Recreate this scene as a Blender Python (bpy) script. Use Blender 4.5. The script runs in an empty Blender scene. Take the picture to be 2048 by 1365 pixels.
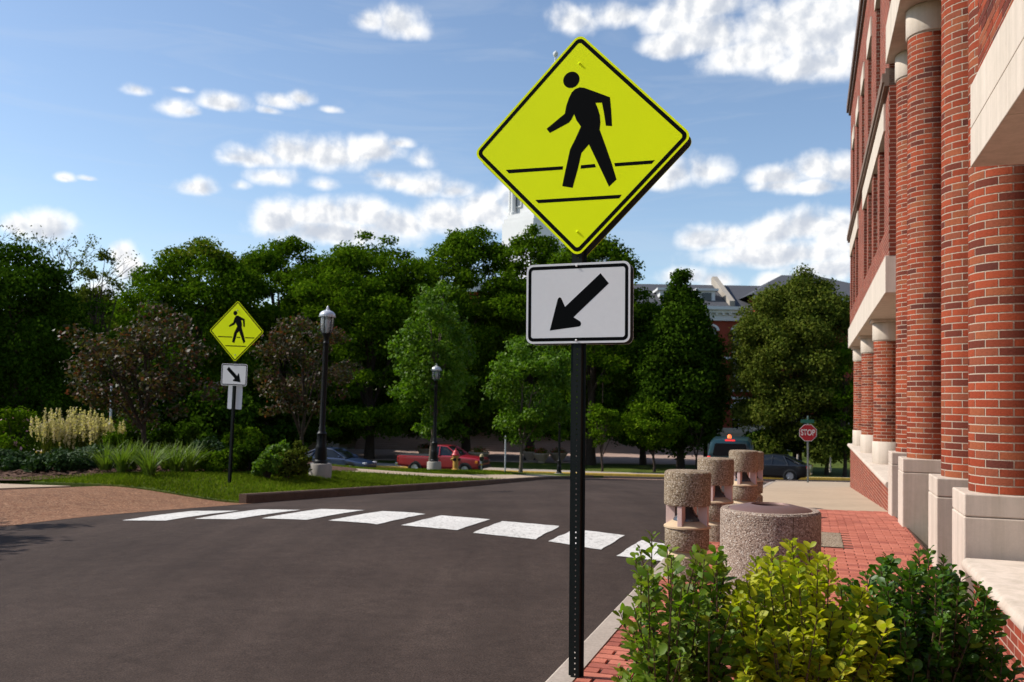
import bpy, bmesh, math, random
import numpy as np
from mathutils import Vector, Matrix, Euler
PI = math.pi
rad = math.radians
sc = bpy.context.scene
COL = sc.collection

# ------------------------------------------------------------------ camera
EYE = 1.65
FPX = 1800.0                       # focal length in pixels of a 2048 wide picture
PITCH = math.atan(60 / FPX)
ROLL = -0.016
cam = bpy.data.cameras.new('camera')
cam.sensor_width = 36.0
cam.lens = FPX / 2048 * 36.0
cam.shift_y = 60 / 2048
cam.clip_start = 0.05
cam.clip_end = 3000
cam.dof.use_dof = True
cam.dof.focus_distance = 5.2
cam.dof.aperture_fstop = 4.8
camo = bpy.data.objects.new('camera', cam)
COL.objects.link(camo)
camo.location = (0, 0, EYE)
camo.rotation_euler = (PI / 2 + PITCH, ROLL, 0)
sc.camera = camo

# ------------------------------------------------------------------ sun, sky, exposure
SUN_AZ = (-0.990, 0.139)             # horizontal direction towards the sun
SUN_EL = rad(43)
SUN_STRENGTH = 5.0
SKY_STRENGTH = 0.14
sc.view_settings.view_transform = 'Standard'
sc.view_settings.look = 'None'
sc.view_settings.exposure = 0.18
sc.view_settings.gamma = 1.0
sc.view_settings.use_curve_mapping = False
sc.cycles.use_adaptive_sampling = True; sc.cycles.adaptive_threshold = .02
sc.cycles.max_bounces = 4; sc.cycles.diffuse_bounces = 2; sc.cycles.glossy_bounces = 2; sc.cycles.transmission_bounces = 3; sc.cycles.transparent_max_bounces = 8
_l = math.hypot(*SUN_AZ)
SUN_DIR = Vector((SUN_AZ[0] / _l * math.cos(SUN_EL), SUN_AZ[1] / _l * math.cos(SUN_EL), math.sin(SUN_EL)))
sun = bpy.data.lights.new('sun', 'SUN')
sun.energy = SUN_STRENGTH
sun.angle = rad(0.53)
sun.color = (1.0, 0.955, 0.88)
suno = bpy.data.objects.new('sun', sun)
COL.objects.link(suno)
suno.location = (-30, 20, 40)
suno.rotation_euler = SUN_DIR.to_track_quat('Z', 'Y').to_euler()

CM = Matrix.Rotation(ROLL, 3, 'Y') @ Matrix.Rotation(PI / 2 + PITCH, 3, 'X')
def ray(px, py):
    """direction of a picture point (2048 wide picture), scaled so that y = 1"""
    d = CM @ Vector(((px - 1024) / FPX, (742.5 - py) / FPX, -1))
    return d / d.y
def at(px, py, y):
    d = ray(px, py)
    return Vector((d.x * y, y, EYE + d.z * y))

class NT:
    """little helper for node trees"""
    def __init__(s, tree):
        s.t = tree; s.n = tree.nodes; s.l = tree.links
    def node(s, typ, **kw):
        n = s.n.new(typ)
        ins = kw.pop('ins', {})
        for k, v in kw.items(): setattr(n, k, v)
        for k, v in ins.items():
            if hasattr(v, 'default_value') or isinstance(v, bpy.types.NodeSocket): s.l.new(v, n.inputs[k])
            else: n.inputs[k].default_value = v
        return n
    def math(s, op, a, b=0.0, c=None, clamp=False):
        n = s.n.new('ShaderNodeMath'); n.operation = op; n.use_clamp = clamp
        for i, v in enumerate((a, b, c)):
            if v is None: continue
            if isinstance(v, bpy.types.NodeSocket): s.l.new(v, n.inputs[i])
            else: n.inputs[i].default_value = v
        return n.outputs[0]
    def mix(s, f, a, b, blend='MIX'):
        n = s.n.new('ShaderNodeMix'); n.data_type = 'RGBA'; n.blend_type = blend
        for k, v in (('Factor', f),):
            i = n.inputs[0]
            if isinstance(v, bpy.types.NodeSocket): s.l.new(v, i)
            else: i.default_value = v
        for idx, v in ((6, a), (7, b)):
            if isinstance(v, bpy.types.NodeSocket): s.l.new(v, n.inputs[idx])
            else: n.inputs[idx].default_value = (*v, 1) if len(v) == 3 else v
        return n.outputs[2]
    def ramp(s, f, stops, interp='LINEAR'):
        n = s.n.new('ShaderNodeValToRGB'); cr = n.color_ramp; cr.interpolation = interp
        while len(cr.elements) < len(stops): cr.elements.new(0.5)
        for e, (p, c) in zip(cr.elements, stops):
            e.position = p; e.color = (*c, 1) if len(c) == 3 else c
        s.l.new(f, n.inputs[0]); return n.outputs[0]

# clouds: (px, py, half width, half height, weight), seen at their directions in the sky
CLOUDS = [(742, 45, 40, 24, 1), (800, 48, 52, 40, 1.1), (822, 62, 42, 28, 1), (275, 181, 42, 15, .9), (362, 181, 32, 7, .6), (350, 216, 48, 20, .85), (445, 208, 58, 20, 1), (378, 224, 30, 14, .8),
          (562, 205, 44, 20, 1), (602, 199, 36, 18, 1), (540, 222, 30, 9, .7), (660, 221, 28, 9, .75),
          (520, 320, 78, 28, 1), (582, 308, 82, 32, 1.1), (655, 314, 95, 38, 1.15), (742, 302, 78, 30, 1.05), (800, 288, 34, 14, .9), (545, 356, 64, 24, .9), (480, 318, 50, 18, .75), (842, 322, 32, 22, .62),
          (790, 366, 62, 26, .95), (850, 376, 62, 30, .9), (912, 384, 58, 24, .85), (760, 352, 30, 15, .75), (395, 378, 48, 22, 1.05), (640, 370, 40, 14, .6), (480, 372, 26, 14, .6),
          (560, 442, 64, 46, 1.15), (640, 432, 82, 34, 1.15), (722, 430, 82, 38, 1.15), (805, 452, 84, 42, 1.1), (885, 440, 84, 42, 1.15), (965, 425, 74, 50, 1.15), (670, 470, 170, 34, 1.1), (1030, 400, 60, 50, 1),
          (128, 357, 24, 10, .85), (176, 358, 24, 6, .65), (95, 458, 66, 36, 1.15), (35, 455, 44, 24, 1), (248, 510, 30, 30, 1.1), (264, 542, 40, 34, 1.05), (210, 590, 60, 34, .9),
          (1150, 45, 62, 32, .9), (1250, 34, 95, 28, .9), (1340, 42, 84, 38, 1.05), (1400, 16, 130, 34, 1.1), (1340, 96, 74, 30, 1.1), (1420, 75, 115, 48, 1.15), (1500, 112, 115, 42, 1.1), (1585, 60, 145, 62, 1.2), (1665, 60, 145, 82, 1.25), (1640, 132, 125, 40, 1.1), (1725, 90, 105, 72, 1.2),
          (1350, 352, 58, 34, .95), (1410, 346, 58, 36, .95), (1330, 366, 42, 22, .9), (1560, 356, 74, 24, 1.05), (1632, 336, 64, 30, 1.1), (1692, 346, 64, 38, 1.1), (1562, 372, 62, 18, .95), (1622, 376, 95, 18, .95),
          (1402, 482, 58, 30, 1.1), (1462, 480, 74, 32, 1.1), (1542, 466, 84, 38, 1.15), (1612, 456, 74, 38, 1.2), (1682, 470, 74, 52, 1.2), (1562, 512, 190, 36, 1.1),
          (1370, 556, 64, 24, 1.1), (1432, 562, 54, 22, 1.05), (1542, 566, 44, 22, 1), (1652, 542, 105, 32, 1.05)]
wd = bpy.data.worlds.new('World'); sc.world = wd; wd.use_nodes = True
def build_world():
    w = NT(wd.node_tree); w.n.clear()
    out = w.node('ShaderNodeOutputWorld')
    sky = w.node('ShaderNodeTexSky', sky_type='NISHITA', sun_disc=False)
    sky.sun_elevation = SUN_EL
    sky.sun_rotation = math.atan2(SUN_DIR.x, SUN_DIR.y)
    sky.altitude = 200; sky.air_density = 1.0; sky.dust_density = 0.55; sky.ozone_density = 1.6
    tc = w.node('ShaderNodeTexCoord')
    sep = w.node('ShaderNodeSeparateXYZ', ins={0: tc.outputs['Generated']})
    X, Y, Z = sep.outputs
    az = w.math('ARCTAN2', X, Y)
    el = w.math('ARCSINE', Z)
    P = w.node('ShaderNodeCombineXYZ', ins={0: az, 1: el}).outputs[0]
    # billows: two scales of noise
    n1 = w.node('ShaderNodeTexNoise', noise_dimensions='2D', ins={'Vector': P, 'Scale': 27.0, 'Detail': 8.0, 'Roughness': .54, 'Distortion': .1})
    Pu = w.node('ShaderNodeVectorMath', operation='ADD', ins={0: P, 1: (-.007, .009, 0)}).outputs[0]
    n2 = w.node('ShaderNodeTexNoise', noise_dimensions='2D', ins={'Vector': Pu, 'Scale': 27.0, 'Detail': 5.0, 'Roughness': .5, 'Distortion': .1})
    m = None
    for px, py, hw, hh, wt in CLOUDS:
        d = ray(px, py).normalized()
        a0, e0 = math.atan2(d.x, d.y), math.asin(d.z)
        sx, sy = FPX / (hw * 1.18 * math.cos(a0) ** 2), FPX / (hh * 1.25)
        v = w.node('ShaderNodeVectorMath', operation='MULTIPLY_ADD', ins={0: P, 1: (sx, sy, 0), 2: (-a0 * sx, -e0 * sy, 0)}).outputs[0]
        v2 = w.node('ShaderNodeVectorMath', operation='MULTIPLY', ins={0: v, 1: (-1, -1.45, 0)}).outputs[0]        # flat undersides
        v = w.node('ShaderNodeVectorMath', operation='MAXIMUM', ins={0: v, 1: v2}).outputs[0]
        L = w.node('ShaderNodeVectorMath', operation='LENGTH', ins={0: v}).outputs[1]
        b = w.math('MULTIPLY_ADD', L, -wt, wt)
        m = b if m is None else w.math('MAXIMUM', m, b)
    # fair weather clouds all round outside the view, kept sparse to lower fill light
    far = w.math('MAXIMUM', w.math('SUBTRACT', w.math('ABSOLUTE', az), .56), w.math('SUBTRACT', el, .43))
    farm = w.math('MULTIPLY', far, 9.0, clamp=True)
    n4 = w.node('ShaderNodeTexNoise', noise_dimensions='3D', ins={'Vector': tc.outputs['Generated'], 'Scale': 4.5, 'Detail': 4.0, 'Roughness': .5})
    gen = w.math('MULTIPLY', w.math('SUBTRACT', n4.outputs[0], .61), 5.0)
    m = w.math('ADD', w.math('MULTIPLY', m, w.math('SUBTRACT', 1.0, farm)), w.math('MULTIPLY', gen, farm))
    dens = w.math('ADD', m, w.math('MULTIPLY', w.math('SUBTRACT', n1.outputs[0], .51), 1.05))
    dens = w.math('SMOOTHSTEP', dens, .12, .62) if False else w.node('ShaderNodeMapRange', interpolation_type='SMOOTHSTEP', ins={0: dens, 1: -.02, 2: .78}).outputs[0]
    # thin veils
    st = w.node('ShaderNodeVectorMath', operation='MULTIPLY', ins={0: P, 1: (4.0, 34.0, 0)}).outputs[0]
    n5 = w.node('ShaderNodeTexNoise', noise_dimensions='2D', ins={'Vector': st, 'Scale': 1.0, 'Detail': 7.0, 'Roughness': .6, 'Distortion': .6})
    veil = w.node('ShaderNodeMapRange', ins={0: n5.outputs[0], 1: .5, 2: .85, 3: 0.0, 4: .20}).outputs[0]
    deep = w.node('ShaderNodeMapRange', interpolation_type='SMOOTHSTEP', ins={0: m, 1: .25, 2: .85, 3: .92, 4: .50}).outputs[0]
    shade = w.math('ADD', w.math('MULTIPLY', w.math('SUBTRACT', n1.outputs[0], n2.outputs[0]), 2.6), deep, clamp=True)
    ccol = w.ramp(shade, [(0.0, (3.9, 4.2, 4.75)), (.4, (4.9, 5.1, 5.45)), (.75, (6.4, 6.42, 6.45)), (1.0, (7.1, 7.05, 6.95))])
    scol = w.mix(1.0, sky.outputs[0], (1.0, 1.0, 1.0), 'MULTIPLY')
    scol = w.mix(veil, scol, (4.6, 4.9, 5.3))
    col = w.mix(dens, scol, ccol)
    low = w.node('ShaderNodeMapRange', ins={0: el, 1: -.01, 2: .03}).outputs[0]
    col = w.mix(low, scol, col)
    bg = w.node('ShaderNodeBackground', ins={0: col, 1: SKY_STRENGTH})
    w.l.new(bg.outputs[0], out.inputs[0])
build_world()
wd.cycles.sampling_method = 'MANUAL'; wd.cycles.sample_map_resolution = 512

# ------------------------------------------------------------------ terrain heights
ANG = rad(18.3); CA, SA = math.cos(ANG), math.sin(ANG)
def W(n, t):                        # street frame (n to the right of the street, t along it) to world
    return n * CA + t * SA, t * CA - n * SA
def NTc(x, y):
    return x * CA - y * SA, x * SA + y * CA
def sst(a, b, x):
    u = min(1.0, max(0.0, (x - a) / (b - a))); return u * u * (3 - 2 * u)
_ys = np.linspace(-200, 400, 12001)
_u = np.clip((_ys - 10.5) / 4, 0, 1); _w = np.clip((_ys - 53) / 8, 0, 1)
_q = np.clip((_ys - 34) / 6, 0, 1)
_zs = np.cumsum(-(.061 + .013 * _q) * _u * _u * (3 - 2 * _u) * (1 - _w * _w * (3 - 2 * _w))) * (_ys[1] - _ys[0])
def RZ(y): return float(np.interp(y, _ys, _zs))
KR, KL = -1.4, -10.0                # right and left kerb lines (n)
def road_z(x, y):
    n, t = NTc(x, y)
    c = .06 - .015 * max(0, n + 5.4) if n > -5.4 else .06 - .03 * min(5, -5.4 - n)
    return RZ(y) + c * (1 - sst(25, 40, y))
def walk_z(x, y): return RZ(y) + .10
def lawn_z(x, y):
    n, t = NTc(x, y)
    o = .03 + .27 * sst(-10.2, -12.6, n) if False else .03 + .27 * sst(10.2, 12.8, -n)
    o = o * (1 - .40 * sst(24, 31, t)) * (1 - .5 * sst(36, 45, t))
    # planted mound on the left
    o += .42 * sst(11.2, 14.5, -n) * math.exp(-(((x + 9.5) / 5.0) ** 2 + ((y - 25.8) / 2.6) ** 2))
    return RZ(y) + .06 + o
def hit(px, py, fn):
    d = ray(px, py); k = 2.0
    while k < 160:
        if EYE + d.z * k <= fn(d.x * k, k): return Vector((d.x * k, k, fn(d.x * k, k)))
        k += .03
    return None

# ------------------------------------------------------------------ mesh helpers
class MB:
    def __init__(s): s.v = []; s.f = []; s.m = []
    def add(s, vs, fs, mi=0):
        o = len(s.v); s.v += [tuple(v) for v in vs]
        for f in fs: s.f.append(tuple(i + o for i in f)); s.m.append(mi)
        return s
    def box(s, x0, x1, y0, y1, z0, z1, mi=0, M=None):
        vs = [(x0, y0, z0), (x1, y0, z0), (x1, y1, z0), (x0, y1, z0), (x0, y0, z1), (x1, y0, z1), (x1, y1, z1), (x0, y1, z1)]
        if M is not None: vs = [M @ Vector(v) for v in vs]
        return s.add(vs, [(0, 3, 2, 1), (4, 5, 6, 7), (0, 1, 5, 4), (1, 2, 6, 5), (2, 3, 7, 6), (3, 0, 4, 7)], mi)
    def lathe(s, prof, seg=24, c=(0, 0, 0), mi=0, caps=True):
        vs = []; fs = []
        for r, z in prof:
            for k in range(seg):
                a = 2 * PI * k / seg
                vs.append((c[0] + r * math.cos(a), c[1] + r * math.sin(a), c[2] + z))
        for i in range(len(prof) - 1):
            for k in range(seg):
                k2 = (k + 1) % seg
                fs.append((i * seg + k, i * seg + k2, (i + 1) * seg + k2, (i + 1) * seg + k))
        if caps:
            if prof[0][0] > 1e-5: fs.append(tuple(range(seg - 1, -1, -1)))
            if prof[-1][0] > 1e-5: fs.append(tuple((len(prof) - 1) * seg + k for k in range(seg)))
        return s.add(vs, fs, mi)
    def tube(s, pts, rads, seg=8, mi=0, cap=True):
        pts = [Vector(p) for p in pts]
        if not hasattr(rads, '__len__'): rads = [rads] * len(pts)
        vs = []; fs = []
        for i, p in enumerate(pts):
            d = (pts[min(i + 1, len(pts) - 1)] - pts[max(i - 1, 0)]).normalized()
            a = d.orthogonal() if abs(d.z) < .9 else Vector((1, 0, 0)) - d * d.x
            if abs(d.z) < .9: a = d.cross(Vector((0, 0, 1)))
            a.normalize(); b = d.cross(a)
            for k in range(seg):
                t = 2 * PI * k / seg
                vs.append(p + (a * math.cos(t) + b * math.sin(t)) * rads[i])
        for i in range(len(pts) - 1):
            for k in range(seg):
                k2 = (k + 1) % seg
                fs.append((i * seg + k, i * seg + k2, (i + 1) * seg + k2, (i + 1) * seg + k))
        if cap:
            fs.append(tuple(range(seg - 1, -1, -1))); fs.append(tuple((len(pts) - 1) * seg + k for k in range(seg)))
        return s.add(vs, fs, mi)
    def prism(s, poly, d0, d1, ax='y', mi=0):
        """2D outline (counter clockwise) pushed along an axis; ax 'y': outline in x,z ; 'z': in x,y ; 'x': in y,z"""
        def mk(a, b, d):
            return (a, d, b) if ax == 'y' else ((a, b, d) if ax == 'z' else (d, a, b))
        n = len(poly)
        vs = [mk(a, b, d0) for a, b in poly] + [mk(a, b, d1) for a, b in poly]
        fs = [tuple(range(n)), tuple(range(2 * n - 1, n - 1, -1))]
        fs += [((i + 1) % n, i, i + n, (i + 1) % n + n) for i in range(n)]
        return s.add(vs, fs, mi)
    def loft(s, rings, mi=0, caps=True):
        n = len(rings[0]); vs = [p for r in rings for p in r]; fs = []
        for i in range(len(rings) - 1):
            for k in range(n):
                k2 = (k + 1) % n
                fs.append((i * n + k, i * n + k2, (i + 1) * n + k2, (i + 1) * n + k))
        if caps: fs.append(tuple(range(n - 1, -1, -1))); fs.append(tuple((len(rings) - 1) * n + k for k in range(n)))
        return s.add(vs, fs, mi)
    def mesh(s, name, mats, smooth=None, fix=True):
        me = bpy.data.meshes.new(name)
        me.from_pydata(s.v, [], s.f)
        for m in (mats if isinstance(mats, (list, tuple)) else [mats]): me.materials.append(m)
        if any(s.m): me.polygons.foreach_set('material_index', s.m)
        if fix:
            bm = bmesh.new(); bm.from_mesh(me); bmesh.ops.recalc_face_normals(bm, faces=bm.faces); bm.to_mesh(me); bm.free()
        if smooth is not None:
            me.polygons.foreach_set('use_smooth', [True] * len(me.polygons))
            me.set_sharp_from_angle(angle=rad(smooth))
        me.update()
        return me
    def build(s, name, mats, parent=None, loc=None, smooth=None, fix=True, bevel=0):
        o = bpy.data.objects.new(name, s.mesh(name, mats, smooth, fix))
        COL.objects.link(o)
        if parent is not None: o.parent = parent
        if loc is not None: o.location = loc
        if bevel:
            b = o.modifiers.new('bevel', 'BEVEL'); b.width = bevel; b.segments = 2; b.limit_method = 'ANGLE'; b.angle_limit = rad(40)
        return o
def fast_mesh(name, verts, quads, mats, midx=None, smooth=False):
    """numpy verts (N,3), quads (M,4)"""
    me = bpy.data.meshes.new(name)
    me.vertices.add(len(verts)); me.vertices.foreach_set('co', np.asarray(verts, np.float32).ravel())
    nq = len(quads); k = quads.shape[1]
    me.loops.add(nq * k); me.loops.foreach_set('vertex_index', np.asarray(quads, np.int32).ravel())
    me.polygons.add(nq); me.polygons.foreach_set('loop_start', np.arange(nq, dtype=np.int32) * k)
    for m in (mats if isinstance(mats, (list, tuple)) else [mats]): me.materials.append(m)
    if midx is not None: me.polygons.foreach_set('material_index', np.asarray(midx, np.int32))
    if smooth: me.polygons.foreach_set('use_smooth', np.ones(nq, bool))
    me.update(calc_edges=True)
    return me
def link(name, me, parent=None, loc=None, rot=None):
    o = bpy.data.objects.new(name, me); COL.objects.link(o)
    if parent is not None: o.parent = parent
    if loc is not None: o.location = loc
    if rot is not None: o.rotation_euler = rot
    return o
def tag(o, label=None, cat=None, group=None, kind=None):
    if label: o['label'] = label
    if cat: o['category'] = cat
    if group: o['group'] = group
    if kind: o['kind'] = kind
    return o
def thing(name, label, cat, loc=(0, 0, 0), rotz=0, group=None):
    o = bpy.data.objects.new(name, None); o.empty_display_size = .2
    COL.objects.link(o); o.location = loc; o.rotation_euler = (0, 0, rotz)
    return tag(o, label, cat, group)
def copy_tree(o, parent=None):
    c = o.copy(); COL.objects.link(c)
    if parent is not None: c.parent = parent
    for ch in list(o.children): copy_tree(ch, c)
    return c

# ------------------------------------------------------------------ materials
MATS = {}
def mat(name, col, rough=.6, noise=None, bump=None, metal=0.0, spec=None, coat=0, coords='Object', col2=None, streak=None):
    """noise: list of (scale, amount) brightness mottling ; bump: (scale, strength)"""
    if name in MATS: return MATS[name]
    m = bpy.data.materials.new(name); m.use_nodes = True
    w = NT(m.node_tree); b = w.n['Principled BSDF']
    b.inputs['Roughness'].default_value = rough; b.inputs['Metallic'].default_value = metal
    if spec is None and rough >= .8: spec = .12
    if spec is not None: b.inputs['Specular IOR Level'].default_value = spec
    if coat: b.inputs['Coat Weight'].default_value = coat; b.inputs['Coat Roughness'].default_value = .06
    tc = w.node('ShaderNodeTexCoord')
    cs = None
    if noise or col2:
        cs = w.node('ShaderNodeRGB'); cs.outputs[0].default_value = (*col, 1); cs = cs.outputs[0]
        if col2:
            c2, scl, lo, hi = col2
            nz = w.node('ShaderNodeTexNoise', ins={'Vector': tc.outputs[coords], 'Scale': scl, 'Detail': 6.0, 'Roughness': .6})
            f = w.node('ShaderNodeMapRange', ins={0: nz.outputs[0], 1: lo, 2: hi}).outputs[0]
            cs = w.mix(f, cs, c2)
        for scl, amt in (noise or []):
            nz = w.node('ShaderNodeTexNoise', ins={'Vector': tc.outputs[coords], 'Scale': scl, 'Detail': 5.0, 'Roughness': .65})
            f = w.node('ShaderNodeMapRange', ins={0: nz.outputs[0], 1: .25, 2: .75, 3: 1 - amt, 4: 1 + amt}).outputs[0]
            g = w.node('ShaderNodeCombineColor', ins={0: f, 1: f, 2: f}).outputs[0]
            cs = w.mix(1.0, cs, g, 'MULTIPLY')
        if streak:                                       # rain streaks and grime running down the face
            mp = w.node('ShaderNodeMapping', ins={'Vector': tc.outputs[coords], 'Scale': (7.0, 7.0, .35)})
            nz = w.node('ShaderNodeTexNoise', ins={'Vector': mp.outputs[0], 'Scale': 1.0, 'Detail': 6.0, 'Roughness': .7})
            f = w.node('ShaderNodeMapRange', ins={0: nz.outputs[0], 1: .42, 2: .72, 3: 1.0, 4: 1 - 2 * streak}).outputs[0]
            cs = w.mix(1.0, cs, w.node('ShaderNodeCombineColor', ins={0: f, 1: f, 2: w.math('MULTIPLY_ADD', f, 1.15, -.15)}).outputs[0], 'MULTIPLY')
        w.l.new(cs, b.inputs['Base Color'])
    else: b.inputs['Base Color'].default_value = (*col, 1)
    if bump:
        nz = w.node('ShaderNodeTexNoise', ins={'Vector': tc.outputs[coords], 'Scale': bump[0], 'Detail': 6.0, 'Roughness': .65})
        bp = w.node('ShaderNodeBump', ins={'Height': nz.outputs[0], 'Strength': bump[1], 'Distance': .01})
        w.l.new(bp.outputs[0], b.inputs['Normal'])
    MATS[name] = m
    return m
def speckle(name, base, light, dark, scale, rough=.85, bump=.6):
    """exposed aggregate: pebbles of several tones in a matrix"""
    m = bpy.data.materials.new(name); m.use_nodes = True
    w = NT(m.node_tree); b = w.n['Principled BSDF']; b.inputs['Roughness'].default_value = rough; b.inputs['Specular IOR Level'].default_value = .15
    tc = w.node('ShaderNodeTexCoord')
    vo = w.node('ShaderNodeTexVoronoi', ins={'Vector': tc.outputs['Object'], 'Scale': scale, 'Randomness': 1.0})
    h = w.node('ShaderNodeSeparateColor', ins={0: vo.outputs['Color']})
    c = w.ramp(h.outputs[0], [(0.0, dark), (.3, base), (.7, base), (1.0, light)])
    edge = w.node('ShaderNodeMapRange', ins={0: vo.outputs['Distance'], 1: .35, 2: .75, 3: 1.0, 4: .62}).outputs[0]
    g = w.node('ShaderNodeCombineColor', ins={0: edge, 1: edge, 2: edge}).outputs[0]
    c = w.mix(1.0, c, g, 'MULTIPLY')
    nz = w.node('ShaderNodeTexNoise', ins={'Vector': tc.outputs['Object'], 'Scale': 3.0, 'Detail': 4.0})
    f = w.node('ShaderNodeMapRange', ins={0: nz.outputs[0], 1: .3, 2: .7, 3: .86, 4: 1.12}).outputs[0]
    g = w.node('ShaderNodeCombineColor', ins={0: f, 1: f, 2: f}).outputs[0]
    c = w.mix(1.0, c, g, 'MULTIPLY')
    w.l.new(c, b.inputs['Base Color'])
    inv = w.math('SUBTRACT', 1.0, vo.outputs['Distance'])
    bp = w.node('ShaderNodeBump', ins={'Height': inv, 'Strength': bump, 'Distance': .006})
    w.l.new(bp.outputs[0], b.inputs['Normal'])
    MATS[name] = m
    return m
def leafmat(name, cols, rough=.55, trans=.28, spec=.22):
    """foliage: every leaf takes its own tone"""
    m = bpy.data.materials.new(name); m.use_nodes = True
    w = NT(m.node_tree); b = w.n['Principled BSDF']; out = w.n['Material Output']
    geo = w.node('ShaderNodeNewGeometry')
    oi = w.node('ShaderNodeObjectInfo')
    r = w.math('FRACT', w.math('ADD', geo.outputs['Random Per Island'], oi.outputs['Random']))
    k = len(cols) - 1
    c = w.ramp(r, [(i / k, cc) for i, cc in enumerate(cols)])
    tc = w.node('ShaderNodeTexCoord')
    nz = w.node('ShaderNodeTexNoise', ins={'Vector': tc.outputs['Object'], 'Scale': .6, 'Detail': 2.0})
    f = w.node('ShaderNodeMapRange', ins={0: nz.outputs[0], 1: .3, 2: .7, 3: .75, 4: 1.25}).outputs[0]
    g = w.node('ShaderNodeCombineColor', ins={0: f, 1: f, 2: f}).outputs[0]
    c = w.mix(1.0, c, g, 'MULTIPLY')
    w.l.new(c, b.inputs['Base Color']); b.inputs['Roughness'].default_value = rough
    b.inputs['Specular IOR Level'].default_value = spec
    tr = w.node('ShaderNodeBsdfTranslucent')
    tcx = w.mix(1.0, c, (1.25, 1.45, .5), 'MULTIPLY')
    w.l.new(tcx, tr.inputs[0])
    mx = w.node('ShaderNodeMixShader', ins={0: trans})
    w.l.new(b.outputs[0], mx.inputs[1]); w.l.new(tr.outputs[0], mx.inputs[2]); w.l.new(mx.outputs[0], out.inputs[0])
    MATS[name] = m
    return m
def brickwall(name, ux='Y', scale=1.0):
    m = bpy.data.materials.new(name); m.use_nodes = True
    w = NT(m.node_tree); b = w.n['Principled BSDF']; b.inputs['Roughness'].default_value = .85; b.inputs['Specular IOR Level'].default_value = .12
    tc = w.node('ShaderNodeTexCoord'); s = w.node('ShaderNodeSeparateXYZ', ins={0: tc.outputs['Object']})
    v = w.node('ShaderNodeCombineXYZ', ins={0: w.math('ADD', s.outputs[0], s.outputs[1]), 1: s.outputs[2]})
    br = w.node('ShaderNodeTexBrick', offset=.5, ins={'Vector': v.outputs[0], 'Color1': (.25, .050, .026, 1), 'Color2': (.15, .036, .023, 1),
                'Mortar': (.36, .26, .20, 1), 'Scale': 1.0, 'Mortar Size': .006, 'Mortar Smooth': .15, 'Bias': -.15, 'Brick Width': .209, 'Row Height': .0677})
    nz = w.node('ShaderNodeTexNoise', ins={'Vector': tc.outputs['Object'], 'Scale': 2.0, 'Detail': 5.0})
    f = w.node('ShaderNodeMapRange', ins={0: nz.outputs[0], 1: .3, 2: .7, 3: .85, 4: 1.15}).outputs[0]
    g = w.node('ShaderNodeCombineColor', ins={0: f, 1: f, 2: f}).outputs[0]
    w.l.new(w.mix(1.0, br.outputs['Color'], g, 'MULTIPLY'), b.inputs['Base Color'])
    bp = w.node('ShaderNodeBump', ins={'Height': br.outputs['Fac'], 'Strength': .5, 'Distance': -.006})
    w.l.new(bp.outputs[0], b.inputs['Normal'])
    MATS[name] = m
    return m

def asphalt_material():
    m = bpy.data.materials.new('asphalt'); m.use_nodes = True
    w = NT(m.node_tree); b = w.n['Principled BSDF']; b.inputs['Roughness'].default_value = .9
    b.inputs['Specular IOR Level'].default_value = .10
    tc = w.node('ShaderNodeTexCoord'); o = tc.outputs['Object']
    mp = w.node('ShaderNodeMapping', ins={'Vector': o, 'Rotation': (0, 0, ANG), 'Scale': (1.0, .10, 1.0)})
    nb = w.node('ShaderNodeTexNoise', ins={'Vector': mp.outputs[0], 'Scale': 1.3, 'Detail': 4.0, 'Roughness': .55})   # wheel tracks along the street
    nl = w.node('ShaderNodeTexNoise', ins={'Vector': o, 'Scale': .55, 'Detail': 6.0, 'Roughness': .6})
    nf = w.node('ShaderNodeTexNoise', ins={'Vector': o, 'Scale': 90.0, 'Detail': 3.0, 'Roughness': .7})
    nm = w.node('ShaderNodeTexNoise', ins={'Vector': o, 'Scale': 7.0, 'Detail': 4.0, 'Roughness': .7})
    c = w.mix(w.node('ShaderNodeMapRange', ins={0: nl.outputs[0], 1: .35, 2: .68}).outputs[0], (.044, .031, .0255), (.060, .043, .035))
    for src, lo, hi in ((nb.outputs[0], .80, 1.18), (nf.outputs[0], .55, 1.5), (nm.outputs[0], .84, 1.16)):
        f = w.node('ShaderNodeMapRange', ins={0: src, 1: .3, 2: .7, 3: lo, 4: hi}).outputs[0]
        c = w.mix(1.0, c, w.node('ShaderNodeCombineColor', ins={0: f, 1: f, 2: f}).outputs[0], 'MULTIPLY')
    # a few fine tar lines
    vc = w.node('ShaderNodeTexVoronoi', feature='DISTANCE_TO_EDGE', ins={'Vector': w.node('ShaderNodeVectorMath', operation='ADD', ins={0: o, 1: nl.outputs[1]}).outputs[0], 'Scale': .22})
    crack = w.node('ShaderNodeMapRange', ins={0: vc.outputs[0], 1: .002, 2: .006, 3: .93, 4: 1.0}).outputs[0]
    c = w.mix(1.0, c, w.node('ShaderNodeCombineColor', ins={0: crack, 1: crack, 2: crack}).outputs[0], 'MULTIPLY')
    w.l.new(c, b.inputs['Base Color'])
    bp = w.node('ShaderNodeBump', ins={'Height': nf.outputs[0], 'Strength': .5, 'Distance': .008})
    w.l.new(bp.outputs[0], b.inputs['Normal'])
    MATS['asphalt'] = m; return m
asphalt_material()
mat('grass', (.060, .085, .012), .9, noise=[(1.2, .3), (14, .35), (60, .3)], bump=(45, .8), col2=((.110, .120, .020), .8, .45, .75))
mat('dirt', (.05, .042, .03), .95, noise=[(2, .3), (20, .3)])
mat('mulch', (.085, .045, .030), .95, noise=[(9, .45), (55, .5)], bump=(40, 1.0), col2=((.19, .12, .085), 30.0, .5, .72))
mat('concrete', (.42, .32, .225), .9, noise=[(.7, .1), (6, .08), (90, .08)], bump=(80, .15))
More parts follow.
